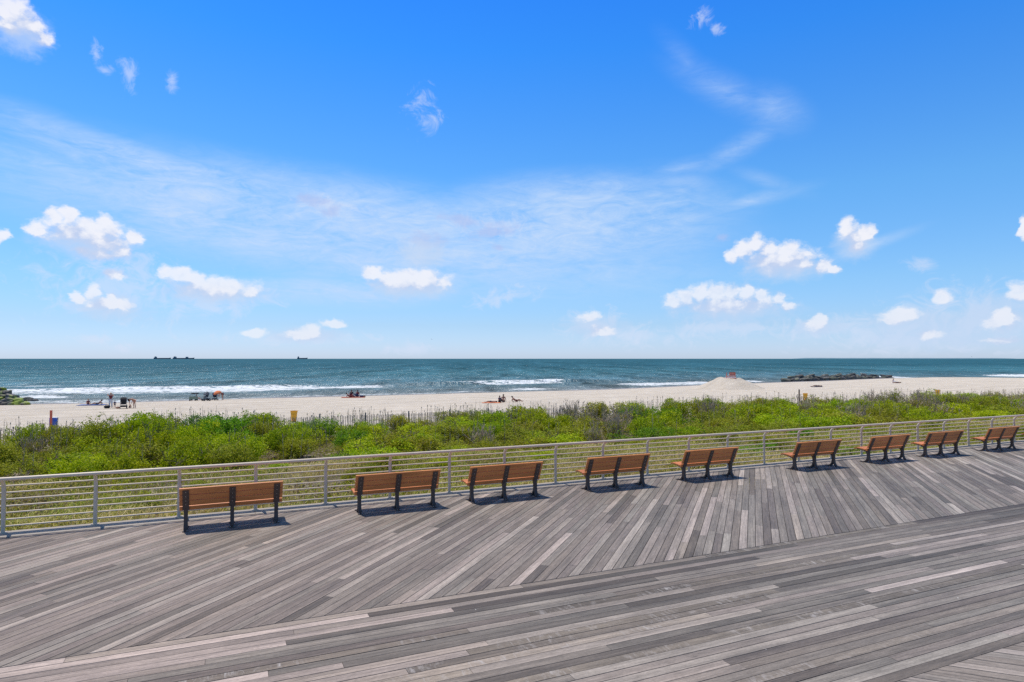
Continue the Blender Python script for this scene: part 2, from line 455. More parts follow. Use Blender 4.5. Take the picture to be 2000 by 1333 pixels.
def sand_material():
    m, t, b = material("pale_beach_sand")
    p = t.pos()
    n1 = t.noise(p, 0.5, 6, 0.6); n2 = t.noise(p, 6.0, 5, 0.65); n3 = t.noise(p, 60.0, 3, 0.6)
    col = t.mix(t.remap(n1, 0.3, 0.7), (0.60, 0.510, 0.400), (0.70, 0.610, 0.495))
    # raked and driven tracks that run along the beach
    rt = t.new('ShaderNodeVectorRotate', rotation_type='Z_AXIS'); t.put(rt.inputs['Vector'], p); rt.inputs['Angle'].default_value = -0.50
    px_, py_, _ = t.sep(rt.outputs[0])[:3]
    tr = t.noise(t.comb(t.math('MULTIPLY', px_, 0.06), t.math('MULTIPLY', py_, 0.9), 0.0), 1.0, 6, 0.7)
    k = t.math('MULTIPLY', t.remap(tr, 0.35, 0.65, 0.78, 1.08), t.remap(n2, 0.25, 0.75, 0.93, 1.06))
    col = t.vmath('SCALE', col, t.math('MULTIPLY', k, t.remap(n3, 0.2, 0.8, 0.95, 1.05)))
    wet = t.attr('wet')
    col = t.mix(wet, col, (0.27, 0.225, 0.185))
    lit = t.attr('litter')
    nl = t.noise(p, 3.0, 6, 0.7)
    col = t.mix(t.math('MULTIPLY', lit, t.remap(nl, 0.25, 0.5)), col, (0.13, 0.105, 0.06))
    t.put(b.inputs['Base Color'], col)
    t.put(b.inputs['Roughness'], t.remap(wet, 0, 1, 0.95, 0.35))
    b.inputs['Specular IOR Level'].default_value = 0.25
    h = t.math('ADD', t.math('MULTIPLY', n2, 0.28), t.math('MULTIPLY', tr, 0.10))
    t.put(b.inputs['Normal'], t.bump(h, 0.8, 1.0))
    return m
M_SAND = sand_material()

def water_material():
    m, t, b = material("sea_water")
    p = t.pos()
    dep = t.attr('dep'); foam = t.attr('foam')
    # base colour: sandy shallows to deep green blue
    col = t.ramp(t.remap(dep, 0.0, 400.0), [(0.0, (0.130, 0.160, 0.160)), (0.07, (0.085, 0.145, 0.160)), (0.17, (0.062, 0.148, 0.178)), (0.40, (0.038, 0.132, 0.158)), (1.0, (0.020, 0.098, 0.125))])
    px_, py_, _ = t.sep(p)[:3]
    def wv(sx, sy, d, r=0.6): return t.noise(t.comb(t.math('MULTIPLY', px_, sx), t.math('MULTIPLY', py_, sy), 0.0), 1.0, d, r, 0.4)
    w1 = wv(0.05, 0.13, 6); w2 = wv(0.5, 0.9, 5); w3 = wv(2.5, 3.6, 4)
    patch = wv(0.006, 0.004, 5)
    s1 = wv(0.30, 0.16, 4, 0.7); s2 = wv(0.10, 0.022, 4, 0.7); s3 = wv(0.035, 0.0035, 4, 0.7)
    rip = t.math('ADD', t.math('ADD', s1, s2), s3)
    col = t.vmath('SCALE', col, t.math('MULTIPLY', t.remap(patch, 0.3, 0.7, 0.85, 1.15), t.remap(rip, 1.2, 1.8, 0.45, 1.55)))  # streaks in the colour stand in for lit and shaded wave faces
    seen = t.new('ShaderNodeCameraData').outputs['View Distance'] if False else None
    hgt = t.math('ADD', t.math('ADD', t.math('MULTIPLY', w1, 2.2), t.math('MULTIPLY', s2, 3.0)), t.math('ADD', t.math('MULTIPLY', w2, 0.55), t.math('MULTIPLY', w3, 0.13)))
    nrm = t.bump(hgt, 1.0, 1.0)
    fn = wv(0.9, 1.5, 7, 0.72); fn2 = wv(0.22, 0.6, 5, 0.7)
    fm = t.math('ADD', foam, t.math('ADD', t.math('MULTIPLY', t.math('SUBTRACT', fn, 0.5), 3.4), t.math('MULTIPLY', t.math('SUBTRACT', fn2, 0.5), 2.6)))
    fm = t.math('MULTIPLY', t.remap(fm, 0.38, 0.72), t.remap(foam, 0.02, 0.30))
    # scattered small whitecaps
    wc = wv(0.35, 1.3, 6, 0.7); wcr = wv(0.02, 0.05, 3)
    sparse = t.math('MULTIPLY', t.remap(wc, 0.70, 0.76), t.remap(wcr, 0.42, 0.60))
    fm = t.math('MAXIMUM', fm, t.math('MULTIPLY', sparse, 0.55))
    df = t.new('ShaderNodeBsdfDiffuse'); t.put(df.inputs['Color'], t.mix(fm, col, (0.76, 0.78, 0.78))); t.put(df.inputs['Normal'], nrm)
    gl = t.new('ShaderNodeBsdfGlossy'); gl.inputs['Roughness'].default_value = 0.30; t.put(gl.inputs['Normal'], nrm)
    # how much of the surface faces mirror the sky: few on the steep sides of the waves, none in foam
    mx = t.new('ShaderNodeMixShader')
    t.put(mx.inputs[0], t.math('MULTIPLY', t.remap(rip, 1.2, 1.8, 0.03, 0.13), t.remap(fm, 0, 0.6, 1.0, 0.0)))
    t.l.new(df.outputs[0], mx.inputs[1]); t.l.new(gl.outputs[0], mx.inputs[2])
    t.l.new(mx.outputs[0], m.node_tree.nodes['Material Output'].inputs['Surface'])
    return m
M_WATER = water_material()

# ------------------------------------------------------------------ ground sheet and sea
def axis(lo, hi, step, far, grow=1.35):
    a = list(np.arange(lo, hi + 1e-6, step)); d = step
    while a[-1] < far: d *= grow; a.append(a[-1] + d)
    d = step; b = [a[0]]
    while b[-1] > -far: d *= grow; b.append(b[-1] - d)
    return np.array(b[::-1][:-1] + a)
def grid_faces(nx, ny):
    i = np.arange(nx - 1)[:, None] * ny + np.arange(ny - 1)[None, :]
    i = i.ravel(); return np.stack([i, i + ny, i + ny + 1, i + 1], 1)

gx = axis(-120, 300, 1.1, 3900)
gt = np.concatenate([[-300, -120, -40, -10], np.arange(0, 1.0001, 1 / 230.0)])   # share of the way to the shoreline
GX = np.repeat(gx, len(gt))
sh = shore(gx)
GT = np.tile(gt, len(gx)); SH = np.repeat(sh, len(gt))
base0 = np.minimum(5.0, SH - 60)
GY = np.where(GT < 0, base0 + GT, base0 + GT * (SH + 28 - base0))
GZ = ground_z(GX, GY)
Bv = SH - GY
wet = sst(7.0, 0.5, Bv + 3 * (fbm(GX / 7, GY / 7, 3) - 0.5))
Dv = -SA * GX + CA * GY
litter = sst(15, 16, Dv) * sst(47, 42, Dv)
np_mesh("beach_sand", np.stack([GX, GY, GZ], 1), grid_faces(len(gx), len(gt)), M_SAND, True, vattr={'wet': wet, 'litter': litter})
tag(bpy.data.objects["beach_sand"], "pale sandy beach and dune ground between the boardwalk and the sea", kind='structure')

# foam patches: photo pixel outlines on the water -> world bands (x0..x1, far edge, near edge, strength)
def wband(pts, k):
    X0 = []; A = []; Bn = []
    for x, yt, yb in pts:
        xa, ya = px_at(x, yt, SEA); xb, yb2 = px_at(x, yb, SEA)
        X0.append((xa + xb) / 2); A.append(ya); Bn.append(yb2)
    return np.array(X0), np.array(A), np.array(Bn), k
bands = [wband([(-300, 764, 778), (0, 761, 772), (60, 758, 771), (200, 756.5, 770), (350, 755.5, 769.5), (520, 756, 766), (640, 755.5, 761), (760, 755, 757.5)], 0.80),
         wband([(40, 770, 778), (90, 773, 779), (140, 776, 780)], 0.8),
         wband([(-200, 785, 795), (0, 783, 792), (100, 781, 790), (216, 780.5, 788), (330, 780, 785), (480, 778, 780), (560, 775, 777.5)], 0.50),
         wband([(560, 773.5, 776), (700, 770, 773), (860, 767.5, 769.5)], 0.42),
         wband([(15, 753.5, 757), (50, 753, 756.5), (130, 754, 756)], 0.5),
         wband([(165, 750.5, 752.6), (235, 751, 753.2)], 0.42),
         wband([(870, 749.6, 752), (960, 748.6, 752), (1080, 747.2, 750.6), (1100, 747.5, 749.5)], 0.72),
         wband([(990, 759.5, 762.5), (1040, 758.5, 762.5), (1085, 758.8, 760.8)], 0.75),
         wband([(870, 766, 768), (930, 763, 766)], 0.7),
         wband([(1205, 750.5, 752.5), (1230, 749.2, 754), (1380, 745.5, 751), (1400, 746, 749.5)], 0.78),
         wband([(1455, 743.5, 747.5), (1482, 743, 746)], 0.95),
         wband([(1693, 736, 738.8), (1720, 734.2, 739), (1752, 734.5, 738)], 1.0),
         wband([(1945, 734, 736.5), (1990, 732.8, 736.3), (2200, 731, 735.5)], 0.95)]
waves = [(-200, 10, 44, 5.0, 0.55), (-30, 40, 41, 5.0, 0.75), (-120, 400, 62, 6, 0.30), (-150, 60, 12, 3.5, 0.16), (10, 90, 30, 4, 0.35), (-200, 400, 90, 8, 0.25)]
wxs = axis(-150, 330, 1.0, 60000, 1.5)
bo = [-14, -8, -5]; v = -3.5
while v < 150: bo.append(v); v += 0.55
d = 0.8
while v < 70000: bo.append(v); v += d; d *= 1.09
bo = np.array(bo)
WX = np.repeat(wxs, len(bo)); WB = np.tile(bo, len(wxs))
sh = shore(np.clip(wxs, -900, 1500)); WY = np.repeat(sh, len(bo)) + WB
WZ = np.full(len(WX), SEA)
amp = sst(0, 30, WB) * sst(500, 150, WB)
WZ = WZ + amp * 0.28 * (fbm(WX / 9, WY / 4.5, 4) - 0.5)
for x0, x1, b0, wd, hgt in waves:
    bb = b0 + 9 * (fbm(WX / 45, WX * 0 + b0, 2) - 0.5)
    e = sst(x0 - 15, x0 + 15, WX) * sst(x1 + 15, x1 - 15, WX)
    dlt = WB - bb
    WZ += hgt * e * np.exp(-(dlt / np.where(dlt < 0, wd * 0.45, wd)) ** 2) * (0.6 + 0.8 * fbm(WX / 14, WX * 0 + 3 + b0, 2))
WZ += 0.05 * (fbm(WX / 3, WY / 2, 3) - 0.5) * sst(-2, 2, WB) * sst(200, 60, WB)
foam = np.zeros(len(WX))
wob = 3.0 * (fbm(WX / 9, WX * 0, 4) - 0.5)
for X0, A, Bn, k in bands:
    a = np.interp(WX, X0, A); n_ = np.interp(WX, X0, Bn)
    mid = (a + n_) / 2 + wob * np.minimum(1, (a - n_) / 12); hw = (a - n_) / 2 * (0.8 + 0.5 * fbm(WX / 6, WX * 0 + 5, 3))
    e = sst(X0[0] - 3, X0[0] + 4, WX) * sst(X0[-1] + 3, X0[-1] - 4, WX)
    foam = np.maximum(foam, k * e * np.clip(1.0 - 0.75 * np.abs((WY - mid) / hw) ** 2.5, 0, 1.0))
# the thin lip of swash on the sand
foam = np.maximum(foam, 0.50 * np.exp(-((WB - 0.8 - 1.5 * fbm(WX / 6, WX * 0, 3)) / 0.7) ** 2))
np_mesh("sea", np.stack([WX, WY, WZ], 1), grid_faces(len(wxs), len(bo)), M_WATER, True, vattr={'dep': WB, 'foam': foam})
tag(bpy.data.objects["sea"], "blue green sea with white breakers along the beach", kind='structure')

# ------------------------------------------------------------------ boardwalk
def build_deck():
    V = []; Fq = []; UV = []; A1 = []; A2 = []
    def board(pts, uvs, r1, r2, th=0.045):
        n = len(pts) ; o = len(V)
        tz = random.uniform(-0.0015, 0.0015); tl = random.uniform(-0.0008, 0.0008)
        for i, (s, D) in enumerate(pts):
            x, y = W2(s, D); V.append((x, y, tz + (tl if i in (0, 1) else -tl)))
        for (s, D) in pts:
            x, y = W2(s, D); V.append((x, y, -th))
        quads = [(0, 1, 2, 3)] + [(i, i + 4, (i + 1) % 4 + 4, (i + 1) % 4) for i in range(4)]
        for qd in quads:
            Fq.append([o + i for i in qd]); UV.extend([uvs[i % 4] for i in qd]); A1.append(r1); A2.append(r2)
    def tone():
        r = random.random()
        r1 = random.betavariate(3.2, 3.5) if r < 0.90 else (random.uniform(0.62, 0.95) if r < 0.95 else random.uniform(0.05, 0.25))
        return r1, random.random()
    def settle(r1, r2, s, D):
        # older pale boards at one end, a damp darker run beside the seam
        if s < 2.0: r1 = min(1.0, r1 + 0.12)
        if s < 0.5: r1 = min(1.0, r1 + 0.30 * min(1, (0.5 - s) / 2)); r2 = r2 if r2 > 0.86 else 0.55 + 0.3 * r2
        if D > 8.1 and s > 1.5: r1 = max(0.0, r1 - 0.26)
        elif D > 7.0 and s > 4.0: r1 = max(0.0, r1 - 0.06)
        return r1, r2
    def splits(a, b, lo, hi):
        o = [a]; t = a + random.uniform(0.4, hi)
        while t < b - 0.6: o.append(t); t += random.uniform(lo, hi)
        return o + [b]
    q2 = math.sqrt(2); w = 0.1405; g = 0.0080
    # boards that run along the walk
    D = DECK_A + 0.006
    while D + w <= DECK_B:
        for a, b in (lambda l: zip(l[:-1], l[1:]))(splits(-26, 75, 3.2, 6.2)):
            r1, r2 = tone(); b2 = b - 0.004; r1, r2 = settle(r1, r2, (a + b) / 2, D)
            board([(a, D), (b2, D), (b2, D + w - g), (a, D + w - g)], [(a, 0), (b2, 0), (b2, 1), (a, 1)], r1, r2)
        D += w
    # diagonal boards, rising to the sea side
    w = 0.1440
    D0, D1 = DECK_B - 0.0, DECK_C
    qv = -26 * q2 / 2 - 12
    while qv < 66 * q2 - 8:
        qa, qb = qv, qv + w - g
        # point = p e + q m : D=(p-q)/sqrt2, s=(p+q)/sqrt2
        s_lo = (q2 * D0 + 2 * qv) / q2
        if -30 < s_lo < 80:
            pts = splits(q2 * D0, q2 * D1, 2.6, 5.6)
            for i, (pa, pb) in enumerate(zip(pts[:-1], pts[1:])):
                pa0 = pa + (qa + (0 if i == 0 else 0)); pa1 = pa + (qb if i == 0 else qa)
                pb0 = pb + qa - (0.003 if i < len(pts) - 2 else 0); pb1 = pb + (qb if i == len(pts) - 2 else qa) - (0.003 if i < len(pts) - 2 else 0)
                P = lambda p, qq: ((p + qq) / q2, (p - qq) / q2)
                r1, r2 = tone()
                if r2 > 0.86: r2 = 0.86 * random.random()
                board([P(pa0, qa), P(pb0, qa), P(pb1, qb), P(pa1, qb)][::-1],
                      [(pa0, 0), (pb0, 0), (pb1, 1), (pa1, 1)][::-1], r1, r2)
        qv += w
    # diagonal boards on the town side, mirrored
    D0, D1 = -3.5, DECK_A
    qv = -22 * q2 / 2 - 20
    while qv < 60:
        qa, qb = qv, qv + w - g
        s_lo = (2 * qv - q2 * D1) / q2
        if -26 < s_lo < 50:
            pts = splits(q2 * D0, q2 * D1, 2.6, 5.6)
            for i, (pa, pb) in enumerate(zip(pts[:-1], pts[1:])):
                last = i == len(pts) - 2
                # D=(p+q)/sqrt2, s=(q-p)/sqrt2
                pa0 = pa - qa; pa1 = pa - (qb if i == 0 else qa)
                pb0 = pb - qa - (0 if last else 0.003); pb1 = pb - (qb if last else qa) - (0 if last else 0.003)
                P = lambda p, qq: ((qq - p) / q2, (p + qq) / q2)
                r1, r2 = tone(); r1 = min(1, r1 * 0.9 + 0.2); r2 = 0.7 + 0.3 * r2 if r2 > 0.5 else r2
                if r2 > 0.86: r2 = 0.8
                board([P(pa0, qa), P(pb0, qa), P(pb1, qb), P(pa1, qb)], [(pa0, 0), (pb0, 0), (pb1, 1), (pa1, 1)], r1, r2)
        qv += w
    o = np_mesh("boardwalk", np.array(V), np.array(Fq), M_DECK, False, uv=np.array(UV), fattr={'rnd': A1, 'rnd2': A2})
    bm = bmesh.new(); bm.from_mesh(o.data); bmesh.ops.recalc_face_normals(bm, faces=bm.faces); bm.to_mesh(o.data); bm.free()
    return tag(o, "grey weathered plank boardwalk with boards laid straight and diagonally", kind='structure')
deck = build_deck()
M_KERB = simple_mat("pale_edge_board", (0.33, 0.285, 0.235), 0.8, 0.15, 5.0, spec=0.3)
M_JOIST = simple_mat("dark_joist_timber", (0.10, 0.085, 0.07), 0.9, 0.2, 5.0, spec=0.2)
k = MB()
for i in range(22):
    k.box((-27 + 4.6 * i + 2.3, 15.29, -0.02), (4.595, 0.50, 0.05), bev=0.004)
o = k.build("deck_kerb", M_KERB); o.rotation_euler.z = ROT; o.parent = deck
k = MB()
k.box((24, 15.50, -0.20), (104, 0.07, 0.30))
for i in range(9): k.box((24, -3 + 2.25 * i, -0.17), (104, 0.12, 0.20))
o = k.build("deck_joist", M_JOIST); o.rotation_euler.z = ROT; o.parent = deck

# ------------------------------------------------------------------ railing
M_RAIL = simple_mat("pale_painted_aluminium", (0.64, 0.52, 0.385), 0.42, 0.08, 9.0, 0.0, 0.5)
def rail():
    r = empty("railing", (*W2(0, 15.4), 0.0), ROT, "long pale metal railing with seven horizontal bars at the seaward edge of the boardwalk", "railing")
    a, b = -24.0, 60.0
    s0 = -3.94
    m = MB(); m.tube([(a, -0.20, 1.075), (b, -0.20, 1.075)], 0.035, 14); m.build("top_rail", M_RAIL, r, True, 60)
    zs = [0.13 + 0.130 * i for i in range(7)]
    for z in zs:
        m = MB(); m.tube([(a, 0.005, z), (b, 0.005, z)], 0.0155, 8); m.build("bar", M_RAIL, r, True, 60)
    proto = None
    i = -13
    while s0 + 1.518 * i < b:
        x = s0 + 1.518 * i
        if proto is None:
            m = MB()
            pts = [(0, 0, 0.01), (0, 0, 0.5), (0, 0.0, 0.84), (0, -0.02, 0.93), (0, -0.07, 1.0), (0, -0.15, 1.045), (0, -0.20, 1.055)]
            m.tube(pts, [0.037, 0.037, 0.037, 0.037, 0.034, 0.029, 0.026], 12)
            proto = m.build("post", M_RAIL, r, True, 60)
            m = MB(); m.box((0, 0, 0.012), (0.14, 0.14, 0.014), bev=0.003)
            for ax in (-0.05, 0.05):
                for ay in (-0.05, 0.05): m.tube([(ax, ay, 0.015), (ax, ay, 0.032)], 0.009, 6)
            pb = m.build("base_plate", M_RAIL, proto)
            proto.location.x = x
        else:
            c = proto.copy(); COL.objects.link(c); c.parent = r; c.location.x = x
            c2 = pb.copy(); COL.objects.link(c2); c2.parent = c
        i += 1
rail()

# ------------------------------------------------------------------ benches
def wood_mat():
    m, t, b = material("oiled_bench_slats")
    p = t.objco(); x, y, z = t.sep(p)[:3]
    r = t.orand()
    ry = t.math('MULTIPLY', t.math('ROUND', t.math('MULTIPLY', t.math('ADD', z, t.math('MULTIPLY', y, 0.6)), 8.5)), 3.7)
    g = t.noise(t.comb(t.math('MULTIPLY', x, 2.2), t.math('MULTIPLY', y, 70.0), t.math('ADD', t.math('MULTIPLY', z, 70.0), t.math('MULTIPLY', r, 30.0))), 1.0, 5, 0.6)
    g2 = t.noise(t.comb(t.math('MULTIPLY', x, 0.8), ry, t.math('MULTIPLY', r, 20.0)), 1.0, 3, 0.6)
    col = t.mix(t.remap(g, 0.3, 0.7), (0.50, 0.158, 0.043), (0.72, 0.270, 0.082))
    col = t.vmath('SCALE', col, t.math('MULTIPLY', t.remap(g2, 0.3, 0.7, 0.82, 1.15), t.remap(r, 0, 1, 0.86, 1.12)))
    sp = t.noise(p, 60.0, 2, 0.5)
    col = t.mix(t.math('MULTIPLY', t.remap(sp, 0.66, 0.74), 0.4), col, (0.14, 0.06, 0.03))
    t.put(b.inputs['Base Color'], col)
    t.put(b.inputs['Roughness'], t.remap(g, 0.2, 0.8, 0.38, 0.6))
    t.put(b.inputs['Normal'], t.bump(g, 0.4, 0.001))
    return m
M_SLAT = wood_mat()
M_IRON = simple_mat("dark_brown_cast_iron", (0.085, 0.055, 0.042), 0.55, 0.30, 30.0, 0.0, 0.4, 0.001)
M_BOLT = simple_mat("galvanised_bolts", (0.55, 0.54, 0.52), 0.35, 0.1, 30.0, 0.8)
def slat(m, a, b, x0, x1, th=0.032):
    """one slat whose face runs from a to b in (y,z), thickness on the seat side"""
    a = Vector((0, *a)); b = Vector((0, *b)); c = (a + b) / 2; d = (b - a); L = d.length
    ang = math.atan2(d.z, d.y)
    m.box(((x0 + x1) / 2, c.y, c.z), (x1 - x0, L, th), Quaternion((1, 0, 0), ang), bev=0.006)
def make_bench():
    r = empty("park_bench", (0, 0, 0), ROT)
    back = MB()
    top = Vector((-0.232, 0.872)); low = Vector((-0.060, 0.486)); u = (top - low).normalized(); nrm = Vector((u.y, -u.x))
    pos_ = 0.0
    for wdt in (0.114, 0.115, 0.146):
        a = low + u * pos_ + nrm * 0.022; b_ = low + u * (pos_ + wdt) + nrm * 0.022
        slat(back, a, b_, -0.955, 0.955, 0.034); pos_ += wdt + 0.012
    slat(back, (-0.030, 0.474), (0.012, 0.395), -0.955, 0.955, 0.034)
    back.build("backrest", M_SLAT, r)
    seat = MB()
    for i in range(4):
        y0 = 0.045 + i * 0.103; z0 = 0.428 + 0.010 * i
        if i < 3: slat(seat, (y0, z0), (y0 + 0.092, z0 + 0.009), -0.955, 0.955, 0.036)
        else: slat(seat, (y0, z0 - 0.001), (y0 + 0.085, z0 - 0.030), -0.955, 0.955, 0.036)
    seat.build("seat", M_SLAT, r)
    for x in (-0.84, 0.0, 0.84):
        m = MB()
        # strap behind the slats
        ln = [low - u * 0.0, low + u * 0.36]
        off = -0.006
        P = lambda q, o: (q.x - nrm.x * o, q.y - nrm.y * o)
        lw = Vector((-0.035, 0.40))
        poly = [P(ln[1], 0.010), P(ln[0], 0.010), (lw.x - 0.010, lw.y), (lw.x + 0.020, lw.y - 0.004), P(ln[0], -0.004), P(ln[1], -0.004)]
        m.prism(poly, 'x', x - 0.058, x + 0.058)
        # pedestal with a split, curved foot
        ped = [(-0.045, 0.412), (0.400, 0.425), (0.405, 0.408), (0.20, 0.385), (0.075, 0.355), (0.050, 0.30), (0.044, 0.20), (0.058, 0.125), (0.098, 0.065), (0.165, 0.028), (0.285, 0.014), (0.285, 0.001),
               (0.120, 0.001), (0.060, 0.030), (0.026, 0.085), (0.006, 0.118), (-0.014, 0.085), (-0.044, 0.030), (-0.066, 0.001),
               (-0.180, 0.001), (-0.180, 0.013), (-0.115, 0.022), (-0.078, 0.060), (-0.050, 0.125), (-0.036, 0.20), (-0.036, 0.33)]
        m.prism(ped, 'x', x - 0.036, x + 0.036)
        m.box((x, -0.150, 0.008), (0.105, 0.07, 0.014), bev=0.003)
        m.box((x, 0.255, 0.008), (0.105, 0.07, 0.014), bev=0.003)
        leg = m.build("leg", M_IRON, r)
        def bolt(a, b_, rr):
            bt = MB(); bt.tube([a, b_], rr, 8); bt.build("bolt", M_BOLT, leg)
        for f in (0.04, 0.125, 0.225, 0.325):
            c = low + u * f; bolt((x, *P(c, 0.008)), (x, *P(c, 0.016)), 0.0075)
        bolt((x + 0.03, -0.162, 0.012), (x + 0.03, -0.162, 0.026), 0.009)
        bolt((x - 0.03, -0.162, 0.012), (x - 0.03, -0.162, 0.026), 0.009)
    return r
bench = make_bench()
bench_s = [0.13, 3.53, 6.16, 9.35, 12.43, 16.64, 19.93, 22.80, 26.19, 29.42]
bench_lab = ["biggest looking brown slatted bench, at the near end of the row before the railing",
             "second bench from the near end of the row, a wide gap beside it",
             "third bench from the near end, close beside the second one",
             "fourth bench from the near end of the row along the railing",
             "fifth bench from the near end of the row, where planks point straight at the camera",
             "sixth bench from the near end, after the widest gap in the row",
             "seventh bench from the near end of the row along the railing",
             "eighth bench from the near end, third last of the row",
             "ninth bench from the near end, last one seen whole",
             "tenth and last bench, only the end of its seat showing at the picture edge"]
ch = {}
for o in COL.objects: ch.setdefault(o, [])
for o in COL.objects:
    if o.parent: ch[o.parent].append(o)
jit = [0.006, -0.004, 0.01, -0.008, 0.004, 0.0, 0.006, -0.006, 0.004, 0]
for i, s in enumerate(bench_s):
    b = bench if i == 0 else copy_tree(bench, None, ch)
    b.location = (*W2(s, 14.20), 0.0015); b.rotation_euler.z = ROT + jit[i]
    tag(b, bench_lab[i], "bench", "wooden benches in a row facing the sea")

# ------------------------------------------------------------------ vegetation
def leaf_mat(name, c0, c1, c2, transl=0.35):
    m, t, b = material(name)
    r = t.attr('rnd'); o = t.orand()
    col = t.ramp(t.math('FRACT', t.math('ADD', r, 0.0)), [(0.0, c0), (0.5, c1), (1.0, c2)])
    hs = t.new('ShaderNodeHueSaturation')
    t.put(hs.inputs['Hue'], t.remap(o, 0, 1, 0.485, 0.515)); t.put(hs.inputs['Value'], t.remap(t.math('FRACT', t.math('MULTIPLY', o, 7.3)), 0, 1, 0.82, 1.15))
    t.put(hs.inputs['Color'], col)
    col = hs.outputs[0]
    t.put(b.inputs['Base Color'], col)
    b.inputs['Roughness'].default_value = 0.6
    b.inputs['Specular IOR Level'].default_value = 0.15
    tr = t.new('ShaderNodeBsdfTranslucent'); t.put(tr.inputs['Color'], t.vmath('MULTIPLY', col, (1.15, 1.2, 0.6)))
    mx = t.new('ShaderNodeMixShader'); mx.inputs[0].default_value = transl
    t.l.new(b.outputs[0], mx.inputs[1]); t.l.new(tr.outputs[0], mx.inputs[2])
    t.l.new(mx.outputs[0], m.node_tree.nodes['Material Output'].inputs['Surface'])
    return m
M_LB = leaf_mat("bright_green_leaves", (0.165, 0.235, 0.006), (0.35, 0.43, 0.008), (0.55, 0.58, 0.020))
M_LO = leaf_mat("olive_leaves", (0.18, 0.175, 0.020), (0.32, 0.335, 0.022), (0.46, 0.45, 0.05))
M_LD = leaf_mat("deep_green_leaves", (0.09, 0.19, 0.012), (0.17, 0.31, 0.014), (0.30, 0.43, 0.022))
M_GR = leaf_mat("beach_grass_blades", (0.62, 0.48, 0.24), (0.50, 0.43, 0.13), (0.24, 0.35, 0.02), 0.25)
M_UC = leaf_mat("thicket_leaves", (0.25, 0.17, 0.08), (0.32, 0.29, 0.03), (0.40, 0.44, 0.012), 0.3)
M_TWIG = simple_mat("grey_brown_twigs", (0.42, 0.32, 0.22), 0.85, 0.3, 8.0, spec=0.2)
M_STEM = simple_mat("dark_shrub_stems", (0.15, 0.11, 0.075), 0.85, 0.3, 8.0, spec=0.2)

def quads_leaves(C, L, Wd, rng, upb=0.5):
    """kite shaped leaves at points C"""
    n = len(C)
    d = rng.normal(size=(n, 3)); d[:, 2] = np.abs(d[:, 2]) * upb + 0.15; d /= np.linalg.norm(d, axis=1)[:, None]
    a = rng.normal(size=(n, 3)); a -= (a * d).sum(1)[:, None] * d; a /= np.linalg.norm(a, axis=1)[:, None]
    L = L * rng.uniform(0.7, 1.3, n); Wd = Wd * rng.uniform(0.7, 1.3, n)
    p0 = C; p2 = C + d * L[:, None]; mid = C + d * (L * 0.5)[:, None]
    p1 = mid + a * (Wd / 2)[:, None]; p3 = mid - a * (Wd / 2)[:, None]
    V = np.stack([p0, p1, p2, p3], 1).reshape(-1, 3)
    return V, np.arange(n * 4).reshape(n, 4)

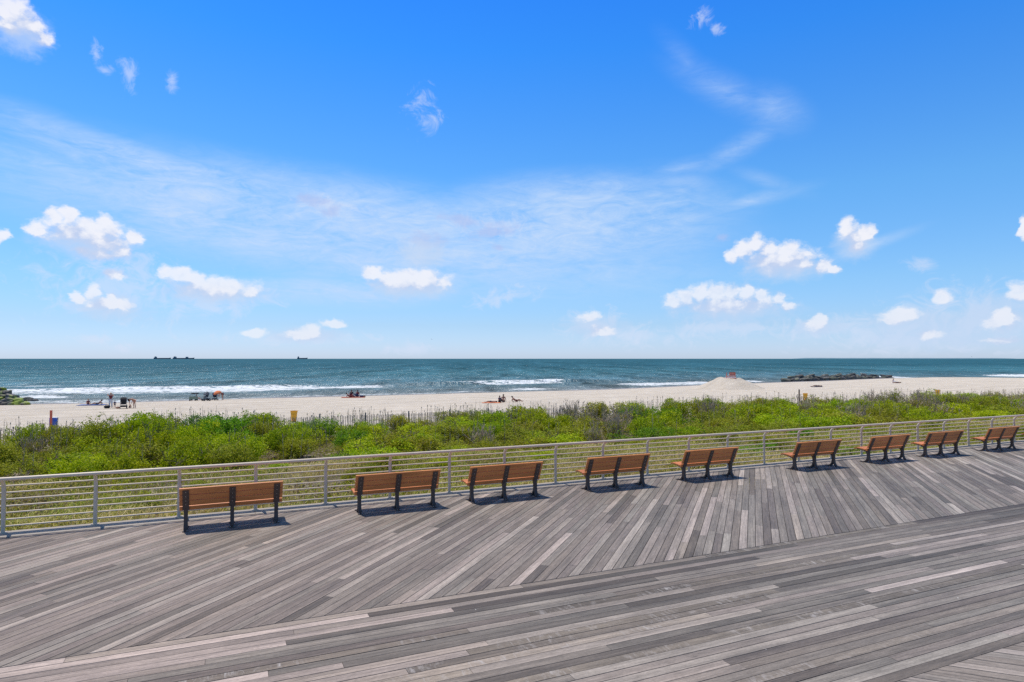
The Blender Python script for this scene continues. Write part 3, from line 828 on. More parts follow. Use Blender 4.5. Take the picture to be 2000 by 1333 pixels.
def shrub_mesh(kind, seed):
    rng = np.random.default_rng(seed); rn = random.Random(seed)
    leafy = kind in ('bright', 'olive', 'deep')
    stems = MB(); tips = []
    ns = {'bright': 13, 'deep': 13, 'olive': 14, 'twiggy': 22}[kind]
    lobes = [(rn.uniform(0, 6.28), rn.uniform(0.2, 0.75), rn.uniform(0.22, 0.42), rn.uniform(0.55, 1.08)) for _ in range(13)]
    for i in range(ns):
        an = rn.uniform(0, 6.28); rad = rn.uniform(0.1, 0.85); hh = rn.uniform(0.6, 1.0)
        if kind == 'twiggy': rad *= 0.70; hh = rn.uniform(0.65, 1.12)
        p0 = Vector((rn.uniform(-.15, .15), rn.uniform(-.15, .15), 0)); p3 = Vector((math.cos(an) * rad, math.sin(an) * rad, hh))
        pts = [p0]; rs = [0.018]
        for k_ in range(1, 5):
            f = k_ / 4; p = p0.lerp(p3, f); p.z = p3.z * (f ** 0.8)
            p += Vector((rn.uniform(-.05, .05), rn.uniform(-.05, .05), rn.uniform(-.03, .03)))
            pts.append(p); rs.append(0.018 * (1 - 0.75 * f))
        stems.tube(pts, rs, 4, False)
        for k_ in range(5 if leafy else 7):
            j = rn.randint(1, 4); st = pts[j]
            d = Vector((rn.gauss(0, 1), rn.gauss(0, 1), abs(rn.gauss(0, 1)) + (0.3 if leafy else 0.9))).normalized() * rn.uniform(0.15, 0.38)
            if kind == 'twiggy': d = Vector((d.x * 0.5, d.y * 0.5, abs(d.z) * 1.0))
            m1 = st + d * 0.5 + Vector((rn.uniform(-.03, .03), rn.uniform(-.03, .03), 0.0))
            stems.tube([st, m1, st + d], [0.008, 0.006, 0.004], 3, False)
            tips.append(st + d)
            if not leafy:
                for _ in range(3):
                    d2 = (d + Vector((rn.gauss(0, .1), rn.gauss(0, .1), rn.gauss(0.05, .1)))).normalized() * rn.uniform(0.08, 0.2)
                    stems.tube([m1, m1 + d2], [0.005, 0.003], 3, False)
                    tips.append(m1 + d2)
    # leaf clusters over uneven lobes
    C = []
    if leafy:
        ncl = {'bright': 430, 'deep': 430, 'olive': 330}[kind]
        for _ in range(ncl):
            an, rr, rl, hl = lobes[rn.randrange(len(lobes))]
            cx, cy, cz = math.cos(an) * rr, math.sin(an) * rr, hl - rl * 0.8
            v = Vector((rn.gauss(0, 1), rn.gauss(0, 1), rn.gauss(0.25, 0.9))).normalized() * rl * rn.uniform(0.72, 1.08)
            p = Vector((cx, cy, cz)) + v
            if p.z < 0.05: p.z = rn.uniform(0.05, 0.3)
            C.append(p)
        C += [p for p in tips if rn.random() < 0.5]
        nl = 15; sp = 0.052
    else:
        C = [p for p in tips if rn.random() < 0.45 and p.z < 0.85]; nl = 7; sp = 0.04
    C = np.array([tuple(p) for p in C])
    crn = rng.random(len(C))
    P = np.repeat(C, nl, 0) + rng.normal(size=(len(C) * nl, 3)) * sp
    V, Fq = quads_leaves(P, 0.060 if leafy else 0.045, 0.036 if leafy else 0.022, rng)
    rr = np.clip(np.repeat(crn, nl) * 0.55 + rng.random(len(P)) * 0.45, 0, 1)
    return stems, V, Fq, rr

SHRUBS = {}
MATK = {'bright': M_LB, 'olive': M_LO, 'deep': M_LD, 'twiggy': M_LO}
NAMEK = {'bright': 'leafy_shrub', 'olive': 'olive_shrub', 'deep': 'dense_shrub', 'twiggy': 'bare_shrub'}
LABK = {'bright': "bright green leafy shrub", 'olive': "olive shrub with brown twigs",
        'deep': "deep green dense shrub", 'twiggy': "brown almost leafless shrub"}
ORD = ["nearest-end", "second", "third", "fourth", "fifth", "sixth", "seventh", "eighth", "ninth", "last"]
BX = [1000 + F_PX * W2(s_, 14.2)[0] / W2(s_, 14.2)[1] for s_ in bench_s]
def shrub_label(kind, s, D):
    x = x_of(s, D); i = min(range(10), key=lambda k_: abs(BX[k_] - x))
    row = "low by the railing" if D < 27 else ("at the thicket front" if D < 31.5 else ("in mid thicket" if D < 36.5 else ("in the thicket's back half" if D < 40.5 else "on the thicket's beach edge")))
    where = "above the %s bench" % {0: "first"}.get(i, ORD[i])
    if x < BX[0] - 90: where = "before the first bench"
    elif i < 9 and abs(x - BX[i]) > 0.3 * abs(BX[i] - BX[i + 1 if x > BX[i] else max(i - 1, 0)]) and i > 0:
        j = i + 1 if x > BX[i] else i - 1
        a, b_ = sorted((i, j)); where = "between the %s and %s bench" % ({0: "first"}.get(a, ORD[a]), ORD[b_])
    return "%s %s, %s" % (LABK[kind], row, where)
for kind, cnt in (('bright', 4), ('olive', 3), ('deep', 2), ('twiggy', 4)):
    SHRUBS[kind] = []
    for i in range(cnt):
        st, V, Fq, rr = shrub_mesh(kind, 100 + i * 7 + len(kind) * 31)
        so = st.build("stems", M_STEM if kind != 'twiggy' else M_TWIG); sm = so.data; bpy.data.objects.remove(so)
        fo = np_mesh("foliage", V, Fq, MATK[kind], False, fattr={'rnd': rr}); fm = fo.data; bpy.data.objects.remove(fo)
        SHRUBS[kind].append((sm, fm))

TOPX = [-300, 0, 60, 180, 260, 300, 400, 480, 560, 650, 700, 800, 850, 950, 1050, 1150, 1230, 1350, 1500, 1650, 1740, 1800, 1860, 2000, 2400]
TOPY = [850, 841, 838, 836, 826, 817, 815, 814, 819, 820, 814, 817, 809, 803, 798, 794, 790, 782, 778, 780, 770, 768, 772, 770, 768]
def x_of(s, D):
    x, y = W2(s, D); return 1000 + F_PX * x / y if y > 1 else -9999
def top_z(s):
    x = x_of(s, 41); yy = np.interp(x, TOPX, TOPY)
    return 3.39 - (yy - 701) * 41 / (SA * (3765 - x))
def kind_at(x, D):
    zones = [(-999, dict(twiggy=2, olive=5, bright=4)), (170, dict(olive=3, bright=4, twiggy=2)), (330, dict(bright=7, deep=3, olive=2)), (440, dict(bright=8, deep=4, olive=1)),
             (700, dict(bright=5, olive=4, twiggy=1)), (860, dict(olive=5, bright=4, twiggy=1)), (1010, dict(twiggy=3, olive=4, bright=2)), (1140, dict(twiggy=3, olive=2, bright=2)),
             (1225, dict(bright=6, deep=2, olive=2)), (1350, dict(twiggy=3, olive=5, bright=3)), (1470, dict(bright=6, olive=4, twiggy=1)), (1660, dict(olive=5, bright=4, twiggy=3)), (1760, dict(bright=5, olive=4, twiggy=2)), (2300, dict(bright=4, olive=4, twiggy=2))]
    d = [z for a, z in zones if x >= a][-1]
    ks = list(d); return random.choices(ks, [d[k_] for k_ in ks])[0]
placed = []
def put_shrub(s, D, kind, rad, ztop=None):
    x, y = W2(s, D); g = gz(x, y) - 0.05
    hgt = (ztop - g) if ztop is not None else rad * random.uniform(0.75, 1.0)
    hgt = max(0.45, hgt)
    sm, fm = random.choice(SHRUBS[kind])
    r = empty(NAMEK[kind], (x, y, g), random.uniform(0, 6.28), shrub_label(kind, s, D), "shrub", {'bright': "bright leafy shrubs of the dune thicket", 'olive': "olive shrubs of the dune thicket",
              'deep': "dense green shrubs of the dune thicket", 'twiggy': "bare twiggy shrubs of the dune thicket"}[kind])
    r.scale = (rad, rad, hgt / 1.10)
    a = link(bpy.data.objects.new("stems", sm), r); b_ = link(bpy.data.objects.new("foliage", fm), r)
    placed.append((s, D))
def build_thicket():
    n = 0
    s = -20.0
    while s < 92:
        f = np.clip((s + 14) / 95, 0, 1)
        step = 1.62 + 1.75 * f                      # farther shrubs are spaced wider and grow broader
        rows = 4 if f < 0.75 else 3
        for j in range(rows + 1):
            fr = (j + random.uniform(-0.25, 0.25)) / rows
            edge = 28.0 + 2.2 * (fbm(np.array(s / 7.0), np.array(2.0), 2) - 0.5) * 2
            D = edge + (42.0 - edge) * min(1, max(0, fr))
            ss = s + random.uniform(-0.6, 0.6) * step * 0.6
            x = x_of(ss, D)
            if x < -800 or x > 2350: continue
            if 1215 < x < 1240 and D < 33: pass
            kind = kind_at(x, D)
            rad = (1.20 + 0.75 * f) * random.uniform(0.85, 1.35)
            tz = float(top_z(ss)) - 0.05 * (1 - fr) + random.uniform(-0.32, 0.10) + 0.22 * (1 if random.random() < 0.15 and fr < 0.8 else 0)
            if kind == 'twiggy': tz += 0.02
            if j >= rows - 1 and not 540 < x < 960: tz += 0.13 + (0.12 if x < 430 else 0)
            if 500 < x < 660 and D < 31.5: continue       # the pale grass bay
            put_shrub(ss, D, kind, rad, tz); n += 1
        s += step
    return n
N_SH = build_thicket()
# some low shrubs between the railing and the thicket
for _ in range(42):
    s = random.uniform(-8, 55); D = random.uniform(18.5, 27.0); x = x_of(s, D)
    if not -200 < x < 2200: continue
    put_shrub(s, D, random.choice(['bright', 'olive', 'deep', 'olive']), random.uniform(0.5, 0.95), gz(*W2(s, D)) + random.uniform(0.35, 0.7))
print("shrubs", len(placed))

def scatter(n, s0, s1, D0, D1, power=1.0):
    # denser towards the near end
    s = s0 + (s1 - s0) * RNG.random(n) ** power
    D = RNG.uniform(D0, D1, n)
    return s, D
def to_world(s, D): return s * CA - D * SA, s * SA + D * CA
def dens_patch(s, D): return np.clip(0.25 + 2.6 * (fbm(s / 1.7 + 3, D / 1.7, 3) - 0.34), 0.12, 1.0)
def grass_blades(name, n, s0, s1, D0, D1, hmin, hmax, wd, label, green_bias, patch_fn=None, zoff=0.0, power=1.4):
    s, D = scatter(n, s0, s1, D0, D1, power)
    # gather into tufts
    ts = np.round(s * 2.2 + fbm(s, D, 2) * 2) / 2.2; td = np.round(D * 2.2 + fbm(D, s, 2) * 2) / 2.2
    kf = RNG.uniform(0, 1, n) < 0.7
    s = np.where(kf, ts + RNG.normal(0, 0.10, n), s); D = np.where(kf, np.clip(td + RNG.normal(0, 0.10, n), D0, D1), D)
    if patch_fn is not None:
        keep = patch_fn(s, D) > RNG.random(n); s, D = s[keep], D[keep]; n = len(s)
    x, y = to_world(s, D); z = ground_z(x, y) + zoff
    hh = RNG.uniform(hmin, hmax, n) * (0.6 + 0.8 * fbm(s / 2.5, D / 2.5, 2))
    an = RNG.uniform(0, 6.28, n); ln = RNG.uniform(0.2, 1.0, n)
    dxy = np.stack([np.cos(an), np.sin(an)], 1)
    wv_ = np.stack([-dxy[:, 1], dxy[:, 0]], 1) * wd / 2
    P0 = np.stack([x, y, z], 1)
    P1 = P0 + np.concatenate([dxy * (hh * ln * 0.25)[:, None], (hh * 0.62)[:, None]], 1)
    P2 = P0 + np.concatenate([dxy * (hh * ln * 0.8)[:, None], (hh * (1.0 - 0.35 * ln))[:, None]], 1)
    wz = np.concatenate([wv_, np.zeros((n, 1))], 1)
    V = np.stack([P0 - wz, P0 + wz, P1 + wz * 0.8, P1 - wz * 0.8, P2], 1).reshape(-1, 3)
    i = np.arange(n)[:, None] * 5
    Q = i + np.array([[0, 1, 2, 3]]); T = i + np.array([[3, 2, 4]])
    rr = np.clip(fbm(s / 3.0, D / 3.0, 3) * 1.6 - 0.3 + green_bias + RNG.normal(0, 0.24, n), 0, 1)
    o = np_mesh(name, V, [Q, T], M_GR, False, fattr={'rnd': np.concatenate([rr, rr])})
    return tag(o, label, kind='stuff')
grass_blades("beach_grass", 330000, -20, 66, 15.62, 30.5, 0.22, 0.55, 0.016, "dry and green beach grass on the dune between railing and thicket", 0.0, dens_patch)
grass_blades("dune_grass", 45000, 40, 100, 41, 50, 0.3, 0.6, 0.03, "pale dry grass on the seaward face of the dune", -0.3,
             lambda s, D: sst(66, 74, s) * (fbm(s / 3, D / 3, 3) > 0.48), power=1.0)

# low leafy ground cover under and between the shrubs
def ground_cover():
    """leaf clumps filling the thicket up to most of its height, and patches between railing and thicket"""
    n = 18500
    s, D = scatter(n, -24, 96, 17.0, 43.8, 1.2)
    x, y = to_world(s, D); g = ground_z(x, y); xx = 1000 + F_PX * x / np.maximum(y, 1)
    tz = 3.39 - (np.interp(xx, TOPX, TOPY) - 701) * 41 / (SA * (3765 - np.clip(xx, -500, 2900)))
    edge = 27.5 + 2.4 * (fbm(s / 6.0, s * 0 + 2.0, 3) - 0.5) * 2
    ins = sst(-0.5, 2.2, D - edge)
    bay = sst(500, 540, xx) * sst(665, 630, xx) * sst(33, 31, D)
    ins = ins * (1 - bay)
    lump = fbm(s / 1.3, D / 1.3, 3)
    pf = fbm(s / 3.2, D / 3.2, 3)
    low = (0.10 + 0.32 * sst(0.5, 0.62, pf))
    env = np.maximum((tz - g) * np.clip(0.0 + 1.3 * (lump - 0.25), 0.12, 0.70) * ins, low)
    far_edge = sst(44.0, 42.6, D); env = env * (0.25 + 0.75 * far_edge)
    keep = RNG.random(n) < np.where(ins < 0.2, np.where(pf > 0.52, 0.9, 0.10), 1.0)
    s, D, x, y, g, env, xx, pf, lump = [a[keep] for a in (s, D, x, y, g, env, xx, pf, lump)]; n = len(s)
    C = np.stack([x, y, g + env * RNG.uniform(0.35, 1.0, n) ** 0.6], 1); nl = 24
    P = np.repeat(C, nl, 0) + RNG.normal(size=(n * nl, 3)) * np.array([0.17, 0.17, 0.075])
    V, Fq = quads_leaves(P, 0.080, 0.045, RNG)
    green = np.interp(xx, [-200, 0, 170, 330, 440, 700, 860, 1010, 1200, 1230, 1350, 1470, 1660, 1760, 2200], [.3, .3, .5, .75, .85, .75, .5, .35, .3, .75, .45, .7, .5, .7, .55])
    rr = np.clip(np.repeat(green + 1.3 * (fbm(s / 2.2 + 7, D / 2.2, 3) - 0.5) + RNG.normal(0, 0.12, n), nl) + RNG.normal(0, 0.14, len(P)), 0, 1)
    return tag(np_mesh("ground_cover", V, Fq, M_UC, False, fattr={'rnd': rr}), "low leafy ground cover spread under the dune shrubs", kind='stuff')
ground_cover()

def dry_stalks():
    m_v = []; m_f = []
    n = 2600
    s, D = scatter(n, -12, 95, 37.5, 44.2, 1.1)
    D = np.where(RNG.random(n) < 0.25, RNG.uniform(28, 44, n), D)
    cl = fbm(s / 3.5, D / 9, 3); keep = RNG.random(n) < np.clip((cl - 0.36) * 4.5, 0.08, 1); s, D, cl = s[keep], D[keep], cl[keep]; n = len(s)
    x, y = to_world(s, D); z = ground_z(x, y)
    xx = 1000 + F_PX * x / y
    tz = 3.39 - (np.interp(xx, TOPX, TOPY) - 701) * 41 / (SA * (3765 - xx))
    top = tz + RNG.uniform(-0.1, 0.50, n) * np.clip(cl * 1.7, 0.4, 1.1)
    ln = RNG.normal(0, 0.07, (n, 2))
    r = 0.010
    P0 = np.stack([x, y, z], 1); P1 = np.stack([x + ln[:, 0], y + ln[:, 1], top], 1)
    def cross(A, Bp, ra, rb):
        k_ = len(A); out = []
        offs = np.array([[1, 0, 0], [-0.5, 0.87, 0], [-0.5, -0.87, 0]])
        Va = A[:, None, :] + offs[None] * ra; Vb = Bp[:, None, :] + offs[None] * rb
        V = np.concatenate([Va, Vb], 1).reshape(-1, 3)
        i = np.arange(k_)[:, None] * 6
        Fq = np.concatenate([i + np.array([[a, (a + 1) % 3, 3 + (a + 1) % 3, 3 + a]]) for a in range(3)], 0)
        return V, Fq
    V, Fq = cross(P0, P1, r * 1.3, r * 0.6); Vs = [V]; Fs = [Fq]; base = len(V)
    for t_ in range(4):
        f = RNG.uniform(0.55, 0.97, n)[:, None]
        A = P0 + (P1 - P0) * f
        d = RNG.normal(0, 0.07, (n, 3)); d[:, 2] = np.abs(d[:, 2]) + 0.08
        V, Fq = cross(A, A + d, r * 0.7, r * 0.5)
        Vs.append(V); Fs.append(Fq + base); base += len(V)
    # small seed heads on some
    hd = RNG.random(n) < 0.35
    A = P1[hd]; V, Fq = cross(A - np.array([0, 0, 0.07]), A + np.array([0, 0, 0.03]), 0.028, 0.018)
    Vs.append(V); Fs.append(Fq + base)
    return tag(np_mesh("dry_stalks", np.concatenate(Vs), np.concatenate(Fs), M_TWIG), "thin dry brown stalks sticking up above the dune thicket", kind='stuff')
dry_stalks()

# ------------------------------------------------------------------ snow fence
M_SNOW = simple_mat("weathered_fence_slats", (0.34, 0.285, 0.235), 0.9, 0.35, 3.0, spec=0.2)
M_WIRE = simple_mat("rusty_wire", (0.16, 0.11, 0.08), 0.7, 0.2, 10.0, 0.5)
def snow_fence():
    r = empty("snow_fence", (*W2(0, 44.2), 0.0), ROT, "weathered slatted wooden snow fence between the thicket and the beach", "fence")
    m = MB(); s = -24.0
    tops = []
    while s < 27:
        x, y = W2(s, 44.2); g = gz(x, y); lean = random.gauss(0, 0.02)
        if True:
            hgt = (1.08 if s > -1 else 0.98) + random.uniform(-0.06, 0.03)
            m.box((s + lean * 0.5, 0, max(g - 0.45, -0.46 - 1.06) + hgt / 2 - 0.02), (0.034, 0.012, hgt), Quaternion((0, 1, 0), lean))
        s += 0.118
    m.build("slats", M_SNOW, r)
    for z in (0.25, 0.55, 0.85):
        m = MB(); m.tube([(s_, 0.012, -1.45 + z) for s_ in np.arange(-24, 27.1, 1.0)], 0.005, 4); m.build("wire", M_WIRE, r)
    for s_ in np.arange(-21.75, 27, 3.05):
        g = gz(*W2(s_, 44.2)); m = MB()
        m.tube([(s_, 0.06, g - 0.4), (s_ + 0.01, 0.06, -0.32)], [0.055, 0.048], 7); m.build("post", M_SNOW, r)
snow_fence()

# ------------------------------------------------------------------ things on the beach
M_YEL = simple_mat("yellow_orange_paint", (0.83, 0.40, 0.012), 0.5, 0.08, 4.0)
M_BLUEP = simple_mat("blue_plastic", (0.035, 0.10, 0.42), 0.45, 0.15, 6.0)
M_REDP = simple_mat("red_orange_post_paint", (0.55, 0.10, 0.045), 0.5, 0.15, 6.0)
M_WHITE = simple_mat("white_paint", (0.75, 0.74, 0.72), 0.5, 0.08, 6.0)
M_BLACK = simple_mat("black_fabric", (0.018, 0.018, 0.022), 0.8, 0.3, 20.0, spec=0.3)
M_GREYF = simple_mat("grey_fabric", (0.14, 0.15, 0.16), 0.8, 0.3, 20.0, spec=0.3)
M_METAL = simple_mat("grey_tube_metal", (0.30, 0.30, 0.31), 0.35, 0.1, 20.0, 0.8)
M_RUBBER = simple_mat("dark_rubber", (0.02, 0.02, 0.02), 0.8, 0.2, 20.0, spec=0.3)
M_SKIN = simple_mat("sunlit_skin", (0.52, 0.27, 0.18), 0.55, 0.08, 20.0)
M_SKIND = simple_mat("tanned_skin", (0.30, 0.14, 0.085), 0.55, 0.08, 20.0)
M_HAIRD = simple_mat("dark_hair", (0.025, 0.017, 0.012), 0.6, 0.2, 40.0)
M_HAIRB = simple_mat("fair_hair", (0.42, 0.25, 0.12), 0.6, 0.2, 40.0)
M_MAROON = simple_mat("dark_red_cloth", (0.16, 0.035, 0.04), 0.85, 0.2, 20.0, spec=0.2)
M_PALE = simple_mat("pale_cloth", (0.66, 0.64, 0.62), 0.85, 0.1, 20.0, spec=0.2)
M_NAVY = simple_mat("navy_cloth", (0.03, 0.045, 0.10), 0.85, 0.2, 20.0, spec=0.2)
M_ORG = simple_mat("orange_cloth", (0.72, 0.22, 0.09), 0.85, 0.15, 12.0, spec=0.2)
M_TOWELR = simple_mat("red_brown_blanket", (0.36, 0.10, 0.06), 0.9, 0.35, 4.0, spec=0.2)
M_TOWELB = simple_mat("blue_towel", (0.09, 0.15, 0.36), 0.9, 0.3, 4.0, spec=0.2)
M_GREEN = simple_mat("faded_green_canvas", (0.22, 0.27, 0.20), 0.85, 0.2, 8.0, spec=0.2)
M_POSTW = simple_mat("grey_brown_post_wood", (0.13, 0.10, 0.08), 0.85, 0.3, 4.0, spec=0.2)

def litter_bin(px, py, label):
    x, y, z = on_ground(px, py)
    r = empty("litter_bin", (x, y, z), random.uniform(0, 3), label, "litter bin", "yellow litter bins on the sand")
    n = 24; prof = [(0.215, 0.0), (0.222, 0.02), (0.245, 0.30), (0.262, 0.32), (0.252, 0.34), (0.275, 0.66), (0.292, 0.68), (0.282, 0.70), (0.300, 0.93), (0.325, 0.94), (0.325, 0.99), (0.300, 0.99), (0.285, 0.95), (0.23, 0.10), (0.0, 0.08)]
    V = [(rr * math.cos(2 * math.pi * k_ / n), rr * math.sin(2 * math.pi * k_ / n), zz) for rr, zz in prof for k_ in range(n)]
    Fq = [[i * n + k_, i * n + (k_ + 1) % n, (i + 1) * n + (k_ + 1) % n, (i + 1) * n + k_] for i in range(len(prof) - 1) for k_ in range(n)]
    m = MB(); m.add(V, Fq); m.build("drum", M_YEL, r, True, 40)
    m = MB()
    for a in np.linspace(0, 2 * math.pi, 12, endpoint=False):
        c_, s_ = math.cos(a), math.sin(a)
        m.box((0.322 * c_, 0.322 * s_, 0.985), (0.14, 0.05, 0.03), Quaternion((0, 0, 1), a + math.pi / 2))
    m.build("rim", M_YEL, r)
    return r
litter_bin(574, 824.5, "yellow bin standing behind the slats of the snow fence")
litter_bin(1573, 783, "yellow bin next to the grey post, half hidden by shrubs")
litter_bin(1831.5, 775, "yellow bin on the sand near the far end of the thicket")

def blue_bin():
    x, y, z = on_ground(104, 838)
    r = empty("blue_drum", (x, y, z), 0.3, "blue drum bin with red straps beside the red post", "drum bin")
    n = 22; prof = [(0.27, 0), (0.285, 0.03), (0.285, 0.28), (0.30, 0.31), (0.285, 0.34), (0.285, 0.60), (0.30, 0.63), (0.285, 0.66), (0.285, 0.90), (0.25, 0.90), (0.24, 0.1), (0, 0.09)]
    V = [(rr * math.cos(2 * math.pi * k_ / n), rr * math.sin(2 * math.pi * k_ / n), zz) for rr, zz in prof for k_ in range(n)]
    Fq = [[i * n + k_, i * n + (k_ + 1) % n, (i + 1) * n + (k_ + 1) % n, (i + 1) * n + k_] for i in range(len(prof) - 1) for k_ in range(n)]
    m = MB(); m.add(V, Fq); m.build("drum", M_BLUEP, r, True, 40)
    m = MB(); m.box((0.10, -0.02, 0.92), (0.42, 0.36, 0.05), bev=0.01); m.build("lid", M_WHITE, r)
    x, y, z = on_ground(106.5, 840)
    p = empty("marker_post", (x + 0.02, y - 0.45, z), 0, "red orange wooden post standing at the blue drum", "post")
    m = MB(); m.box((0, 0, 0.75), (0.13, 0.13, 1.66), bev=0.012); m.build("shaft", M_REDP, p)
    m = MB(); m.box((0, 0, 1.595), (0.145, 0.145, 0.03), bev=0.006); m.build("cap", M_REDP, p)
blue_bin()
x, y, z = on_ground(1561, 787)
pp = empty("wooden_post", (x, y, z), 0, "bare grey wooden post standing beside a yellow bin", "post")
m = MB(); m.tube([(0, 0, -0.3), (0, 0, 0.9), (0.01, 0, 1.70)], [0.10, 0.095, 0.085], 9); m.build("shaft", M_POSTW, pp, True, 50)
m = MB(); m.tube([(0.01, 0, 1.70), (0.01, 0, 1.74)], [0.09, 0.06], 9); m.build("cap", M_POSTW, pp)

# sand mound with the lifeguard chair
def mound():
    x0, y0, z0 = on_ground(1424, 759)
    n = 72; rings = 34; V = []; Fq = []
    for i in range(rings + 1):
        rr = i / rings
        for k_ in range(n):
            a = 2 * math.pi * k_ / n
            px_, py_ = math.cos(a), math.sin(a)
            rad = 7.0 * rr * (1 + 0.10 * (float(fbm(np.array(px_ * 2 + 5), np.array(py_ * 2 + 5), 2)) - 0.5))
            X = px_ * rad * 1.12; Y = py_ * rad
            h_ = 2.05 * (1 - np.clip((np.array(rr) - 0.28) / 0.66, 0, 1) ** 0.92)
            h_ = float(h_) + 0.40 * (float(fbm(np.array(X / 1.3 + 3), np.array(Y / 1.3 + 9), 4)) - 0.5) * (1 - rr) - 0.35 * rr
            h_ += 0.25 * math.exp(-((X + 1.7) ** 2 + (Y) ** 2) / 0.9)
            V.append((x0 + X, y0 + Y, z0 + h_))
    for i in range(rings):
        for k_ in range(n): Fq.append((i * n + k_, i * n + (k_ + 1) % n, (i + 1) * n + (k_ + 1) % n, (i + 1) * n + k_))
    o = np_mesh("sand_mound", np.array(V), np.array(Fq), M_SAND, True)
    tag(o, "tall heap of pale sand with a lifeguard chair on its top", "sand heap")
    return x0, y0, z0
mx0, my0, mz0 = mound()
M_LGO = simple_mat("orange_lifeguard_boards", (0.62, 0.19, 0.10), 0.6, 0.15, 4.0)
def guard_chair():
    r = empty("lifeguard_chair", (mx0 + 0.10, my0 - 0.8, mz0 + 1.90), -0.25, "orange and white wooden lifeguard chair on top of the sand heap", "lifeguard chair")
    for a in (-0.85, 0.85):
        for b_ in (-0.45, 0.45):
            m = MB(); m.tube([(a * 1.05, b_ * 1.1, -0.35), (a * 0.85, b_ * 0.95, 0.52 if b_ < 0 else 1.12)], 0.065, 6); m.build("leg", M_LGO, r)
    m = MB(); m.box((0, 0, 0.46), (1.75, 1.0, 0.10), bev=0.01); m.build("seat", M_LGO, r)
    m = MB()
    for z in (0.66, 0.86, 1.06): m.box((0.30, 0.46, z), (1.15, 0.05, 0.17), bev=0.006)
    m.build("backrest", M_LGO, r)
    m = MB(); m.box((-0.15, -0.62, 0.24), (1.95, 0.30, 0.12), bev=0.01); m.build("footboard", M_WHITE, r)
    m = MB(); m.box((-0.25, -0.95, 0.06), (2.25, 0.36, 0.12), bev=0.01); m.build("lower_step", M_LGO, r)
    for a in (-0.35, 0.90):
        m = MB(); m.box((a, 0.0, 0.76), (0.10, 0.95, 0.07), bev=0.006); m.build("armrest", M_WHITE, r)
    m = MB(); m.box((0.32, 0.40, 1.20), (1.25, 0.30, 0.06), bev=0.01); m.build("top_board", M_IRON, r)
guard_chair()

# boulders
def rock_mat(name, wetk):
    m, t, b = material(name)
    p = t.pos(); n = t.noise(p, 1.6, 6, 0.65); n2 = t.noise(p, 0.5, 4, 0.6); o = t.orand()
    nz = t.sep(t.new('ShaderNodeNewGeometry').outputs['Normal'])[2]
    base = t.mix(t.remap(n, 0.3, 0.7), (0.035, 0.034, 0.034), (0.17, 0.155, 0.14))
    base = t.vmath('SCALE', base, t.remap(o, 0, 1, 0.55, 1.25))
    moss = t.math('MULTIPLY', t.remap(t.math('ADD', n2, t.math('MULTIPLY', n, 0.5)), 0.68, 0.86), t.remap(o, 0.25, 0.6, 0.1, 1.0))
    moss = t.math('MULTIPLY', moss, wetk)
    t.put(b.inputs['Base Color'], t.mix(moss, base, (0.24, 0.30, 0.03) if wetk > 1 else (0.13, 0.16, 0.03)))
    t.put(b.inputs['Roughness'], t.remap(n, 0, 1, 0.45, 0.9))
    t.put(b.inputs['Normal'], t.bump(n, 0.8, 0.12))
    return m
M_ROCK = rock_mat("mossy_granite", 0.35)
M_ROCK2 = rock_mat("very_mossy_granite", 1.7)
rock_meshes = []
for i in range(6):
    bm = bmesh.new(); bmesh.ops.create_cube(bm, size=1.7)
    bmesh.ops.bevel(bm, geom=bm.edges[:], offset=0.28, segments=1, affect='EDGES')
    bmesh.ops.subdivide_edges(bm, edges=bm.edges[:], cuts=2, use_grid_fill=True)
    rn = random.Random(i + 50)
    sh_ = [rn.uniform(0.75, 1.15) for _ in range(8)]
    from mathutils import noise as mnoise
    for v_ in bm.verts:
        d_ = mnoise.noise(v_.co * 1.1 + Vector((i * 7.1, 0, 0))) * 0.32 + mnoise.noise(v_.co * 3.1 + Vector((0, i * 3.3, 0))) * 0.09
        v_.co += v_.co.normalized() * d_
    for f_ in bm.faces: f_.smooth = True
    me = bpy.data.meshes.new("boulder"); bm.to_mesh(me); bm.free()
    try: me.set_sharp_from_angle(angle=R(28))
    except Exception: pass
    rock_meshes.append(me)
def boulder(x, y, z, sx, sy, sz, mat, label, group):
    me = random.choice(rock_meshes)
    o = link(bpy.data.objects.new("boulder", me))
    if not me.materials: me.materials.append(M_ROCK)
    o.location = (x, y, z); o.scale = (sx, sy, sz); o.rotation_euler = (random.uniform(-.25, .25), random.uniform(-.25, .25), random.uniform(-0.5, 0.5))
    o.material_slots[0].link = 'OBJECT'; o.material_slots[0].material = mat
    return tag(o, label, "boulder", group)
